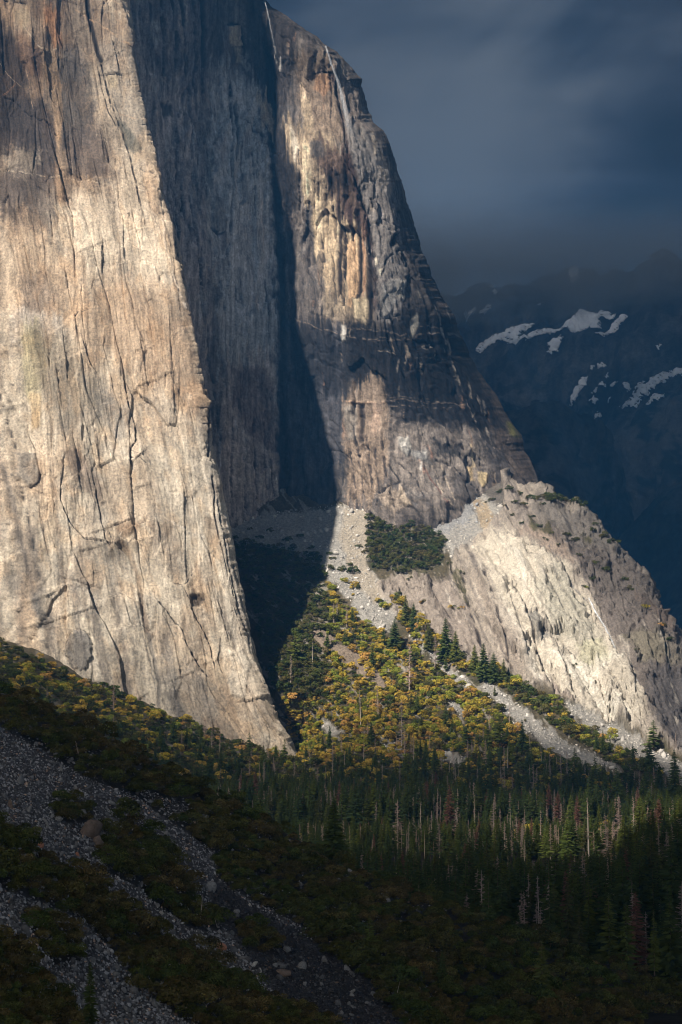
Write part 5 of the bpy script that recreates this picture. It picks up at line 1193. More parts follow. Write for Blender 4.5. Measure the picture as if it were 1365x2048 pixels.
def scatter_stuff(name, label, items, keys):
    """One object: instances of the kinds in KEYS at ITEMS (x, y, z, size, rot, sx, key index)."""
    a = np.array(items, np.float32)
    me = bpy.data.meshes.new(name); me.vertices.add(len(a)); me.vertices.foreach_set('co', a[:, :3].ravel())
    for nm, col in (('size', a[:, 3]), ('rot', a[:, 4]), ('wide', a[:, 5])):
        t = me.attributes.new(nm, 'FLOAT', 'POINT'); t.data.foreach_set('value', np.ascontiguousarray(col))
    t = me.attributes.new('pick', 'INT', 'POINT'); t.data.foreach_set('value', a[:, 6].astype(np.int32))
    o = bpy.data.objects.new(name, me); col_root.objects.link(o); tag(o, label, None, None, 'stuff')
    g = bpy.data.node_groups.new(name, 'GeometryNodeTree')
    g.interface.new_socket('Geometry', in_out='INPUT', socket_type='NodeSocketGeometry'); g.interface.new_socket('Geometry', in_out='OUTPUT', socket_type='NodeSocketGeometry')
    N = g.nodes; L = g.links; gi = N.new('NodeGroupInput'); go = N.new('NodeGroupOutput')
    def att(nm, ty='FLOAT'):
        q = N.new('GeometryNodeInputNamedAttribute'); q.data_type = ty; q.inputs[0].default_value = nm; return q.outputs[0]
    cur = gi.outputs[0]; outs = []
    pick = att('pick', 'INT'); size = att('size'); rot = att('rot'); wide = att('wide')
    cr = N.new('ShaderNodeCombineXYZ'); L.new(rot, cr.inputs[2])
    mw = N.new('ShaderNodeMath'); mw.operation = 'MULTIPLY'; L.new(size, mw.inputs[0]); L.new(wide, mw.inputs[1])
    cs = N.new('ShaderNodeCombineXYZ'); L.new(mw.outputs[0], cs.inputs[0]); L.new(mw.outputs[0], cs.inputs[1]); L.new(size, cs.inputs[2])
    jn = N.new('GeometryNodeJoinGeometry')
    for i, k in enumerate(keys):
        cmpn = N.new('FunctionNodeCompare'); cmpn.data_type = 'INT'; cmpn.operation = 'EQUAL'; L.new(pick, cmpn.inputs[2]); cmpn.inputs[3].default_value = i
        for ob in proto_root[k][1]:
            oi = N.new('GeometryNodeObjectInfo'); oi.inputs['Object'].default_value = ob; oi.inputs['As Instance'].default_value = True
            ip = N.new('GeometryNodeInstanceOnPoints'); L.new(cur, ip.inputs['Points']); L.new(cmpn.outputs[0], ip.inputs['Selection']); L.new(oi.outputs['Geometry'], ip.inputs['Instance'])
            L.new(cr.outputs[0], ip.inputs['Rotation']); L.new(cs.outputs[0], ip.inputs['Scale']); L.new(ip.outputs[0], jn.inputs[0])
    L.new(jn.outputs[0], go.inputs[0])
    md = o.modifiers.new('scatter', 'NODES'); md.node_group = g
    return o

# ------------------------------------------------------------------ finding the ground
from mathutils.bvhtree import BVHTree
BV = {}
def make_bvh():
    bpy.context.view_layer.update(); dg = bpy.context.evaluated_depsgraph_get()
    for n in ('cliff_buttress', 'cliff_wall', 'rock_slab', 'talus_slope', 'hillside'):
        BV[n] = BVHTree.FromObject(bpy.data.objects[n], dg)
CAMP = Vector((0, 0, CZ))
def hit(px, py, only=None):
    """The nearest surface seen at that photo pixel: (name, point, normal)."""
    d = Vector(P(float(px), float(py), 1000.0) - np.array([0, 0, CZ])).normalized(); best = None
    for n, b in BV.items():
        if only and n not in only: continue
        r = b.ray_cast(CAMP, d)
        if r[0] is not None and (best is None or r[3] < best[3]): best = (n, r[0], r[1], r[3])
    return best
def seen(p, skip=()):
    p = Vector(p); d = p - CAMP; L = d.length; d.normalize()
    for n, b in BV.items():
        if n in skip: continue
        r = b.ray_cast(CAMP, d, L - 3)
        if r[0] is not None: return False
    return True

class Darts:
    def __init__(s, cell): s.c = cell; s.g = {}
    def ok(s, x, y, r, ky=1.0):
        i, j = int(x // s.c), int(y // s.c); m = int(r // s.c) + 1
        for a in range(i - m, i + m + 1):
            for b in range(j - m, j + m + 1):
                for (u, v) in s.g.get((a, b), ()):
                    if (u - x) ** 2 + ((v - y) * ky) ** 2 < r * r: return False
        s.g.setdefault((i, j), []).append((x, y)); return True
def pin(x, y, polys):
    for q in polys:
        c = False; n = len(q); j = n - 1
        for i in range(n):
            if (q[i][1] > y) != (q[j][1] > y) and x < (q[j][0] - q[i][0]) * (y - q[i][1]) / (q[j][1] - q[i][1]) + q[i][0]: c = not c
            j = i
        if c: return True
    return False

def near_region(px, py):
    if py < CREST(px) + 130 and px < 420: return 'oak shrubs of the upper brush band', 'dark rounded oak shrub in the brush along the upper edge of the near hillside'
    if px > 420 and py < 1900 and px < 760: return 'oak shrubs right of the dark chute', 'dense dark oak shrub on the ridge between the black chute and the forest'
    if px >= 760 or (px > 640 and py > 1880): return 'oak shrubs of the lower right hillside', 'low brown green shrub in the unbroken brush at the lower right'
    if 180 < px < 470 and 1620 < py < 1880 and pin(px, py, [BUSH_NEAR[1], BUSH_NEAR[8]]): return 'oak shrubs of the island between the screes', 'dark shrub in the island of brush between two scree chutes'
    if pin(px, py, [BUSH_NEAR[2]]): return 'oak shrubs of the long diagonal band', 'oak shrub in the long diagonal brush band across the near scree'
    if px < 240 and py > 1860: return 'oak shrubs of the bottom left corner', 'nearly black shrub in the bottom left corner of the hillside'
    return 'lone shrubs on the near scree', 'isolated dark shrub standing on bare near scree'

def plant_near():
    rng = random.Random(11); D = Darts(12); spots = []
    ra = np.random.RandomState(11); bx = ra.uniform(-60, 1430, 26000); by = ra.uniform(1380, 2170, 26000); bY = np.where(by < 2150, NY(bx, by), 400.0)
    for i in range(26000):
        px = float(bx[i]); py = float(by[i])
        if not pin(px, py, BUSH_NEAR) or pin(px, py, SCREE_HOLE): continue
        Y = float(bY[i])
        w = rng.choice([rng.uniform(3, 6), rng.uniform(5, 9), rng.uniform(7, 11.5)])
        if pin(px, py, BUSH_NEAR[3:]): w = min(w, 5.5)
        wp = w / Y * FPX
        if not D.ok(px, py, wp * .34, 1.25): continue
        h = hit(px, py, ('hillside',))
        if h is None: continue
        spots.append((px, py, w, h[1]))
    spots.sort(key=lambda s: -s[2] / s[3].y * (1 if -20 < s[0] < 1385 and s[1] < 2080 else .3))
    rest = []
    for i, (px, py, w, p) in enumerate(spots):
        loc = (p.x, p.y, p.z - .05 * w)
        if i < 285:
            g, lab = near_region(px, py)
            place('shrub%d' % rng.randrange(5), loc, w, rng.uniform(0, 6.28), lab, 'shrub', g, sx=rng.uniform(.9, 1.25))
        else: rest.append((*loc, w, rng.uniform(0, 6.28), rng.uniform(.9, 1.25), rng.randrange(5)))
    print('NEAR SHRUBS', len(spots))
    scatter_stuff('undergrowth', 'dense dark brush covering the near hillside', rest, ['shrub%d' % i for i in range(5)])
    # conifers standing on the near hill
    for (px, yb, yt, k, sx, lab) in ((668, 1725, 1598, 2, 1.15, 'tallest dark fir on the crest of the near hillside, beside the valley forest'),
                                     (180, 2060, 1925, 1, 1.0, 'dark narrow young fir rising from scree at the very bottom left'), (285, 1985, 1915, 3, 1.5, 'small thin dark fir on lower scree below the diagonal brush band'),
                                     (1085, 2010, 1880, 3, 1.3, 'sparse dark pine poking out of the brush at the lower right'), (740, 1905, 1830, 4, 1.2, 'stubby dark pine in the brush right of the black chute'), (885, 1985, 1900, 0, 1.0, 'dark pointed fir in the middle of the lower brush')):
        h = hit(px, yb, ('hillside',))
        if h: p = h[1]; place('pine%d' % k, (p.x, p.y, p.z - .3), (yb - yt) / FPX * p.y, px * .1, lab, 'fir tree', None, sx=sx)
    for (px, yb, yt, k, ln_, lab) in ((400, 1850, 1790, 4, .25, 'bleached leaning snag beside the island brush on near scree'), (792, 2000, 1963, 4, -.2, 'short white stub of a dead tree in the lower brush'), (160, 1520, 1480, 0, .3, 'grey bare bush stem in the upper brush band'), (435, 1855, 1812, 4, .9, 'pale fallen branch lying over dark debris of the chute')):
        h = hit(px, yb, ('hillside',))
        if h: p = h[1]; place('snag%d' % k, (p.x, p.y, p.z), (yb - yt) / FPX * p.y, px * .1, lab, 'dead tree', None, sx=1.6, lean=ln_)

SLOPE_ON = [[(740, 1020), (800, 1022), (870, 1060), (893, 1095), (880, 1130), (800, 1150), (748, 1135), (735, 1080)],
            [(465, 1075), (560, 1090), (640, 1110), (655, 1150), (640, 1235), (575, 1300), (560, 1400), (545, 1380), (500, 1200)],
            [(650, 1095), (690, 1110), (720, 1175), (705, 1195), (655, 1135)],
            [(625, 1175), (650, 1165), (700, 1215), (770, 1268), (850, 1300), (940, 1380), (1060, 1440), (1180, 1540), (1420, 1600), (1420, 1690), (-120, 1690), (-120, 1240), (0, 1287), (180, 1367), (340, 1427), (470, 1477), (600, 1527), (562, 1420), (575, 1270), (610, 1235)],
            [(760, 1195), (800, 1190), (850, 1250), (930, 1320), (1000, 1338), (1060, 1382), (1120, 1396), (1190, 1455), (1290, 1492), (1340, 1552), (1250, 1545), (1180, 1500), (1060, 1420), (980, 1362), (900, 1345), (820, 1270)]]
SPARSE = [[(690, 1010), (740, 1020), (735, 1130), (775, 1190), (750, 1210), (700, 1150), (680, 1080)]]
ALONE = [(1000, 985, 7), (1020, 980, 8), (1042, 990, 9), (1060, 998, 9), (1075, 1000, 10), (1090, 996, 11), (1108, 1000, 11), (1130, 1000, 10), (1156, 1006, 9), (1048, 1012, 8), (985, 1000, 6), (1030, 1005, 7), (1100, 1003, 9), (1122, 1002, 10), (1145, 1006, 9), (1168, 1012, 8), (1085, 1012, 8), (1065, 1035, 6), (1045, 1045, 6), (1026, 1030, 5), (1008, 1010, 5), (1188, 1062, 8), (1206, 1076, 9), (1222, 1084, 9), (1240, 1088, 8), (1152, 1082, 8), (1135, 1072, 7), (1192, 1130, 7), (1212, 1140, 8),
         (1186, 1158, 6), (1252, 1162, 7), (1262, 1180, 7), (1292, 1215, 8), (1325, 1250, 8), (1172, 1175, 5), (1118, 1090, 5), (1092, 1078, 5), (1160, 1112, 6), (820, 1158, 6), (845, 1205, 6), (925, 1145, 5), (905, 1215, 7), (922, 1218, 6), (700, 1130, 7), (690, 1165, 8), (712, 1170, 9), (682, 1140, 7), (660, 1110, 7), (665, 1120, 6), (730, 1105, 8), (718, 1095, 6),
         (770, 1215, 10), (760, 1205, 8), (795, 1235, 6), (880, 1120, 6), (860, 1140, 5), (900, 1128, 4), (1190, 1050, 6), (975, 1005, 4), (540, 1065, 9), (600, 1075, 8), (575, 1082, 9), (622, 1098, 8), (520, 1078, 9), (500, 1060, 5), (1275, 1300, 5), (1150, 1330, 4), (1340, 1280, 7), (1105, 1065, 6), (1080, 1055, 5)]
def slope_region(px, py):
    if py < 1160 and 730 < px < 900: return 'clump of live oaks below the wall', 'dark green live oak in the rounded clump under the great wall'
    if px < 655 and py < 1400 and px > 460: return 'shaded oaks behind the buttress edge', 'deeply shaded oak in the blue shadow behind the buttress'
    if px < 560: return 'oaks along the foot of the buttress', 'olive green oak at the foot of the tall buttress'
    if px > 985 and py < 1560 and py < 1330 + (px - 985) * .78: return 'oaks between the pale talus strips', 'green oak between the two pale talus strips under the slab'
    if py > 1505: return 'shaded oaks above the forest', 'dim oak on the shaded toe of the slope above the conifers'
    if px < 800 and py > 1280: return 'golden oaks of the sunlit slope', 'golden brown oak on the sunlit slope right of the buttress'
    return 'sunlit oaks of the upper slope', 'sunlit olive oak on the slope below the leaning slab'

def plant_slopes():
    rng = random.Random(21); D = Darts(6); spots = []
    ra = np.random.RandomState(21); bx = ra.uniform(-60, 1420, 52000); by = ra.uniform(1010, 1680, 52000); bg = GAP(bx, by)
    for i in range(52000):
        px = float(bx[i]); py = float(by[i])
        if not pin(px, py, SLOPE_ON): continue
        if pin(px, py, FAR_SCREE) and rng.random() > .035: continue
        if pin(px, py, [OUTCROP]) and rng.random() > .10: continue
        if py < 1530 and bg[i] > .30 and rng.random() > .12: continue
        w = rng.choice([rng.uniform(4, 7), rng.uniform(6, 11), rng.uniform(9, 15)]) if py > 1150 else rng.uniform(7, 13)
        if px < 655 and py < 1260: w *= .8
        if pin(px, py - w * 1.4, FAR_SCREE[2:]) and rng.random() < .8: continue
        wp = w / 1800 * FPX
        if not D.ok(px, py, wp * .36, 1.4): continue
        h = hit(px, py)
        if h is None or h[0] not in ('talus_slope', 'rock_slab'): continue
        spots.append((px, py, w, h[1]))
    for (px, py, w) in ALONE:
        for q in range(2):
            h = hit(px + q * 6 - 3, py + rng.uniform(-2, 3), ('talus_slope', 'rock_slab'))
            if h: spots.append((px, py, w * rng.uniform(.7, 1.05), h[1]))
    spots.sort(key=lambda s: -(s[2] / s[3].y) * (1.0 if 0 < s[0] < 1365 else .3) * (1 if s[1] < 1560 else .75) * (1.5 if (s[2] < 99 and s[1] < 1160) else 1))
    rest = []
    for i, (px, py, w, p) in enumerate(spots):
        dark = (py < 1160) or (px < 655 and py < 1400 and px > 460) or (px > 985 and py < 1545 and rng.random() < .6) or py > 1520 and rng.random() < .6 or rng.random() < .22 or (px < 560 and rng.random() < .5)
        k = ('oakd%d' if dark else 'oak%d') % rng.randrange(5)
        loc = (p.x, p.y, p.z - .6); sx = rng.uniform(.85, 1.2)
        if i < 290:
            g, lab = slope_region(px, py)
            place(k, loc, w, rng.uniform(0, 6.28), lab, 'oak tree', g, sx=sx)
        else: rest.append((*loc, w, rng.uniform(0, 6.28), sx, int(k[-1]) + (5 if dark else 0)))
    for _ in range(900):
        px = rng.uniform(-20, 1390); py = rng.triangular(1400, 1640, 1600)
        if rng.random() > sstep(1400, 1600, py) * .9 + .05 or not pin(px, py, SLOPE_ON): continue
        h = hit(px, py)
        if h is None or h[0] != 'talus_slope' or pin(px, py, FAR_SCREE) or pin(px, py - 26, FAR_SCREE) or not D.ok(px + 3000, py, 7): continue
        p = h[1]; sn = rng.random() < .35
        rest.append((p.x, p.y, p.z - .5, rng.uniform(10, 25), rng.uniform(0, 6.28), rng.uniform(.9, 1.35), 15 + rng.randrange(3) if sn else 10 + rng.randrange(5)))
    print('SLOPE OAKS', len(spots))
    scatter_stuff('woodland', 'oak woodland and brush of the talus slopes', rest, ['oak%d' % i for i in range(5)] + ['oakd%d' % i for i in range(5)] + ['pine%d' % i for i in range(5)] + ['snag0', 'snag1', 'snag3'])
    # firs on the slope
    firs = [(790, 1298, 1238, 2, 1.35, 'broad sunlit fir on the slope below the pale scree gully'), (768, 1290, 1255, 0, 1.1, 'small fir left of the broad fir below the scree gully'), (812, 1252, 1190, 1, 1.3, 'slim dark fir at the head of the scree gully'), (828, 1262, 1205, 0, 1.1, 'dark fir just right of the slim fir at the scree gully'),
            (858, 1302, 1245, 0, 1.25, 'dark fir in front of the grey slab, left of the big pair'), (892, 1326, 1238, 2, 1.1, 'largest dark fir in front of the grey slab'), (912, 1326, 1262, 0, 1.2, 'dark fir hugging the right side of the largest slab fir'),
            (950, 1345, 1290, 0, 1.3, 'dark fir at the lower end of the deep slab joints'), (968, 1362, 1288, 2, 1.15, 'wide dark fir beneath the slab joints'), (988, 1368, 1305, 0, 1.3, 'dark fir at the right end of the row under the slab'), (1008, 1362, 1318, 1, 1.4, 'short dark fir squeezed against the slab foot'),
            (892, 1345, 1310, 3, 1.3, 'small pale green fir below the largest slab fir'), (990, 1392, 1372, 1, 1.5, 'tiny fir on the pale talus strip'), (935, 1495, 1440, 4, 1.4, 'grey green pine on the lower sunlit slope'), (975, 1500, 1440, 1, 1.3, 'light green pine left of the main talus strip'),
            (1000, 1500, 1425, 3, 1.5, 'thin tall pine left of the main talus strip'), (1045, 1510, 1440, 1, 1.3, 'pine beside the edge of the main talus strip'), (1150, 1545, 1495, 4, 1.4, 'pine at the lower end of the main talus strip'), (1308, 1500, 1440, 4, 1.7, 'airy pine at the foot of the dark slab end'),
            (1300, 1545, 1480, 0, 1.2, 'dark pine crossing the right talus strip'), (1350, 1580, 1500, 1, 1.3, 'sunlit pine at the right edge below the talus strip'), (1320, 1590, 1530, 2, 1.1, 'bright green fir below the right talus strip'), (690, 1290, 1255, 4, 1.3, 'little pine on the ridge right of the shadow line'),
            (592, 1325, 1262, 4, 1.5, 'golden green pine at the edge of the great shadow'), (705, 1250, 1215, 1, 1.3, 'dark young pine beside the pale scree gully'), (655, 1300, 1262, 3, 1.4, 'thin pine on the sunlit ridge nose'), (745, 1340, 1290, 1, 1.2, 'olive pine above the brown outcrop')]
    for (px, yb, yt, k, sx, lab) in firs:
        h = hit(px, yb, ('talus_slope', 'rock_slab'))
        if h: p = h[1]; place('pine%d' % k, (p.x, p.y, p.z - .5), (yb - yt) / FPX * p.y * 1.04, px * .37, lab, 'fir tree', None, sx=sx)
    snags = [(819, 1385, 1288, 3, 'tallest bare pinkish snag in the middle of the sunlit slope'), (870, 1343, 1270, 3, 'feathery bare snag below the largest slab fir'), (626, 1332, 1280, 2, 'bare snag with pale trunk near the shadow edge'), (722, 1456, 1378, 2, 'pale two toned snag in the golden oaks'), (757, 1437, 1375, 1, 'reddish snag right of the pale two toned snag'),
             (804, 1496, 1400, 3, 'bushy pink brown snag at the lower edge of sunlight'), (810, 1513, 1460, 1, 'lower snag in front of the bushy pink one'), (828, 1531, 1470, 0, 'thin snag reaching down into shade'), (620, 1522, 1486, 4, 'white leaning stub above the buttress toe'), (632, 1474, 1450, 4, 'short dark stub above the buttress toe'),
             (582, 1372, 1308, 0, 'thin red brown snag hard by the shadow edge'), (736, 1480, 1440, 1, 'twiggy snag at the shade line, left of a pair'), (746, 1482, 1443, 0, 'twiggy snag at the shade line, right of a pair'), (794, 1506, 1468, 0, 'slight snag beside the white rocks'), (726, 1296, 1268, 4, 'short broken stub on the upper slope'),
             (675, 1240, 1200, 0, 'bare snag beside the pale gully, middle of three'), (667, 1246, 1205, 0, 'bare snag beside the pale gully, leftmost of three'), (694, 1254, 1208, 1, 'bare snag beside the pale gully, rightmost of three'), (950, 1503, 1462, 2, 'snag with a white foot left of the talus strip'), (935, 1526, 1478, 1, 'dull snag in dim light left of the talus strip'),
             (1062, 1527, 1468, 2, 'orange barked snag below the talus strip'), (1084, 1530, 1485, 4, 'pale leaning stub at the lower edge of the talus strip'), (1019, 1458, 1410, 0, 'snag between two pines above the talus strip'), (1353, 1508, 1465, 0, 'bare snag at the right edge by the dark slab end'), (1061, 1573, 1528, 0, 'bare snag in the shade under the talus strip'),
             (770, 1320, 1290, 0, 'small snag above the brown outcrop'), (1010, 1540, 1490, 1, 'grey twiggy tree in the last sunlight'), (980, 1470, 1425, 3, 'mauve bare tree among the light pines'), (1160, 1560, 1520, 0, 'thin grey snag below the talus strip end'), (228, 1425, 1365, 1, 'bare grey tree against the buttress foot'), (440, 1510, 1462, 0, 'bare snag at the foot of the buttress'),
             (532, 1560, 1515, 0, 'grey snag under the buttress toe'), (95, 1400, 1370, 1, 'grey bare tree in the oaks at far left'), (690, 1530, 1500, 0, 'grey snag in shade under the golden oaks'), (560, 1520, 1478, 0, 'grey snag on the buttress toe')]
    for (px, yb, yt, k, lab) in snags:
        h = hit(px, yb, ('talus_slope', 'rock_slab', 'cliff_buttress'))
        if h: p = h[1]; place('snag%d' % k, (p.x, p.y, p.z - .5), (yb - yt) / FPX * p.y, px * .37, lab, 'dead tree', None, sx=1.25, lean=(.12 if k == 4 else .02))

def floor_region(px, Y, top):
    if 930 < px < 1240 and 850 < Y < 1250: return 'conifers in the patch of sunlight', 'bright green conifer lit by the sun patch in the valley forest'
    if px > 1050 and Y < 1060: return 'tall dark conifers at the right', 'tall near black conifer in the unlit right part of the valley forest'
    if Y > 1330: return 'back row conifers below the slopes', 'dark conifer in the back rows of the forest under the slopes'
    if px < 720: return 'green conifers at the left of the forest', 'green conifer at the left of the forest, over the near hillside'
    return 'dark conifers in the middle of the forest', 'dark conifer in the shaded middle of the valley forest'

CANOPY = curve([(400, 1640), (700, 1668), (800, 1690), (900, 1690), (960, 1650), (1020, 1700), (1100, 1700), (1160, 1690), (1200, 1690), (1240, 1640), (1290, 1610), (1365, 1570), (1450, 1560)])
def plant_floor():
    rng = random.Random(31); D = Darts(8); L = []
    snag_specs = [(987, 1672, 1598, 3, 'tallest pale pink snag in the patch of sunlight'), (1021, 1680, 1618, 4, 'bare straight pole right of the tallest pale snag'), (1035, 1692, 1626, 3, 'pink bare tree in the sun patch, left of a pair'), (1046, 1694, 1630, 1, 'pink bare tree in the sun patch, right of a pair'), (1081, 1700, 1616, 2, 'thin pale snag over the bright green conifers'),
                  (1110, 1690, 1644, 3, 'bushy pink bare tree at the right of the bright conifers'), (840, 1690, 1600, 2, 'silvery snag with broken top, left part of the forest'), (797, 1700, 1596, 1, 'silvery snag among green conifers at left'), (828, 1695, 1628, 3, 'grey pink bare tree left of the red brown pine'), (863, 1700, 1618, 0, 'thin snag just left of the red brown pine'),
                  (1215, 1740, 1622, 3, 'large feathery pink bare tree at the right of the sun patch'), (1178, 1720, 1592, 2, 'tall dull snag left of the feathery pink tree'), (1003, 1700, 1640, 3, 'low pink bare tree beside the tallest pale snag'), (915, 1700, 1610, 1, 'silvery snag right of the red brown pine'), (1062, 1600, 1520, 0, 'grey snag in shade over the forest'), (880, 1710, 1640, 3, 'pink bare tree in front of the red brown pine'),
                  (1210, 1910, 1832, 2, 'ghostly grey snag low in the dark forest at right'), (1260, 1850, 1735, 0, 'dim bare trunk in the dark right forest'), (1293, 1930, 1815, 1, 'dim twiggy trunk near the right edge'), (1140, 1850, 1730, 0, 'dim bare trunk in the middle of the dark forest'), (980, 1830, 1750, 0, 'dim short snag over the brush'), (890, 1800, 1730, 1, 'dim snag at the edge of brush and forest'), (1340, 1800, 1690, 2, 'dim snag touching the right edge'),
                  (850, 1720, 1655, 4, 'white bare pole left of the red brown pine'), (1300, 1700, 1600, 0, 'brownish bare tree at the right of the back rows'), (1240, 1680, 1588, 1, 'brown twiggy tree behind the feathery pink tree'), (1085, 1640, 1590, 0, 'grey snag above the sun patch'), (752, 1668, 1600, 0, 'grey snag at left of the forest'), (700, 1660, 1596, 1, 'twiggy grey tree behind the tallest crest fir'),
                  (626, 1676, 1640, 4, 'white broken stub over the crest at left'), (600, 1650, 1590, 0, 'grey snag over the crest at left'), (940, 1800, 1712, 0, 'black bare trunk in the middle forest'), (1165, 1800, 1700, 3, 'dark twiggy tree right of centre'), (1320, 1890, 1790, 3, 'dark feathery bare tree at the lower right')]
    def fl(px, yb):
        Y = 82 * FPX / (yb - 1400); 
        for _ in range(3):
            p = P(px, yb, Y); z = float(floor_z(p[0], Y)); Y = (CZ - z) * FPX / (yb - 1400)
        p = P(px, yb, Y); return float(p[0]), Y, float(floor_z(p[0], Y))
    for (px, yb, yt, k, lab) in snag_specs:
        x, Y, z = fl(px, yb)
        if Y > 1500: continue
        D.ok(x, Y, 2)
        place('snag%d' % k, (x, Y, z), (yb - yt) / FPX * Y, px * .21, lab, 'dead tree', None, sx=1.5 if k != 4 else 1.0, lean=.01)
    x, Y, z = fl(900, 1690); D.ok(x, Y, 3)
    place('red', (x, Y, z), 125 / FPX * Y, 1.0, 'red brown dead conifer still holding its needles, tallest in the sun patch', 'dead conifer', None, sx=.95)
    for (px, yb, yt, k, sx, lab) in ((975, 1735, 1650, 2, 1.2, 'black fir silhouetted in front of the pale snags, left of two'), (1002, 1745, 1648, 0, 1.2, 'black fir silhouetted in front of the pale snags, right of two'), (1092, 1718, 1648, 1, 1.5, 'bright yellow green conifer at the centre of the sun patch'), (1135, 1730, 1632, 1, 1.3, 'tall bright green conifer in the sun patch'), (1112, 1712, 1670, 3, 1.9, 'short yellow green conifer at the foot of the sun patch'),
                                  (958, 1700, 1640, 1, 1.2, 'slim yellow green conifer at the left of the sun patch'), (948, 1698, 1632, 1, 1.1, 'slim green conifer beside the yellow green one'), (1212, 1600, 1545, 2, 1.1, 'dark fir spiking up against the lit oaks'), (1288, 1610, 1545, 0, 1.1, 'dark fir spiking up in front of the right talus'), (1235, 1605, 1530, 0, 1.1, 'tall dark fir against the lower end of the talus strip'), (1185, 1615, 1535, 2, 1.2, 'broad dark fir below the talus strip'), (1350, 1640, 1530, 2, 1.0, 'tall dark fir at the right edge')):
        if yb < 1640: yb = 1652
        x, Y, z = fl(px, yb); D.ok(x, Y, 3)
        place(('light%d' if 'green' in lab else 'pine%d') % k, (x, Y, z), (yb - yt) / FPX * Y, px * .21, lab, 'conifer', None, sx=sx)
    n = 0
    K = 60000; ra = np.random.RandomState(31)
    aY = ra.uniform(440, 1620, K); apx = ra.uniform(420, 1440, K); ax = (apx - 682.5) / FPX * aY; az = floor_z(ax, aY); acl = perlin(ax / 38, aY / 60)
    acy = NY(apx, CREST(apx)); acan = CANOPY(apx); ah = ra.uniform(15, 36, K) * np.where(apx > 1050, 1.05, .95) * (1 + .3 * acl)
    alim = np.where(aY < 985, acan + ra.uniform(0, 60, K), np.where((aY < 1180) & (apx < 1260), 1638 + ra.uniform(-14, 60, K), np.where(apx > 960, 1562, 1540) + ra.uniform(0, 40, K)))
    ah = np.minimum(ah, 90 - (alim - 1400) / FPX * aY - az)
    atx, aty = pix(np.stack([ax, aY, az + ah * .9], -1))
    good = (aY > acy + 12) & (ah > 6) & (atx > -30) & (atx < 1395) & (aty < 2060)
    for i in np.nonzero(good)[0]:
        Y, px, x, z, hgt, ty = float(aY[i]), float(apx[i]), float(ax[i]), float(az[i]), float(ah[i]), float(aty[i])
        sp = (4.6 if Y > 1000 else 5.4) * (1 + max(0, -float(acl[i])) * .8)
        if not D.ok(x, Y, sp * rng.uniform(.75, 1.7)): continue
        if not seen((x, Y, z + hgt * .9), ('cliff_wall', 'rock_slab', 'talus_slope')): continue
        L.append((x, Y, z, hgt, px, ty))
    L.sort(key=lambda t: -t[3] / t[1])
    rest = []
    # visible ones: keep the biggest in the picture, spread over the wood
    for i, (x, Y, z, hgt, px, ty) in enumerate(L):
        dead = rng.random() < (.27 if Y > 900 else .15); red = rng.random() < .035
        k = 'pine%d' % rng.choice([0, 0, 1, 1, 2, 3, 3, 4]); sx = rng.uniform(.8, 1.25)
        if i < 255:
            if dead:
                place('snag%d' % rng.choice([0, 1, 3]), (x, Y, z), hgt * .85, rng.uniform(0, 6.28), 'dark bare dead tree among the near black conifers', 'dead tree', 'dead trees scattered through the dark forest', sx=1.3)
            elif red: place('red', (x, Y, z), hgt, rng.uniform(0, 6.28), 'rusty brown dying conifer among dark green ones', 'dead conifer', 'rusty conifers scattered through the forest', sx=sx)
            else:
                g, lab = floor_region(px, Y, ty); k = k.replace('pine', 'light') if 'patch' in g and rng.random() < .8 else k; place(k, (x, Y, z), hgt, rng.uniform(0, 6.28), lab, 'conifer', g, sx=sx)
        else: rest.append((x, Y, z, hgt * (.85 if dead else 1), rng.uniform(0, 6.28), sx, 5 + rng.randrange(3) if dead else 8 if red else int(k[-1])))
    print('FLOOR TREES', len(L))
    scatter_stuff('forest', 'conifer forest filling the valley floor', rest, ['pine%d' % i for i in range(5)] + ['snag0', 'snag1', 'snag3', 'red'])

# ------------------------------------------------------------------ stones
ICO_V = None
def ico():
    t = (1 + 5 ** .5) / 2
    v = np.array([(-1, t, 0), (1, t, 0), (-1, -t, 0), (1, -t, 0), (0, -1, t), (0, 1, t), (0, -1, -t), (0, 1, -t), (t, 0, -1), (t, 0, 1), (-t, 0, -1), (-t, 0, 1)], float); v /= np.linalg.norm(v[0])
    f = np.array([(0, 11, 5), (0, 5, 1), (0, 1, 7), (0, 7, 10), (0, 10, 11), (1, 5, 9), (5, 11, 4), (11, 10, 2), (10, 7, 6), (7, 1, 8), (3, 9, 4), (3, 4, 2), (3, 2, 6), (3, 6, 8), (3, 8, 9), (4, 9, 5), (2, 4, 11), (6, 2, 10), (8, 6, 7), (9, 8, 1)])
    return v, f

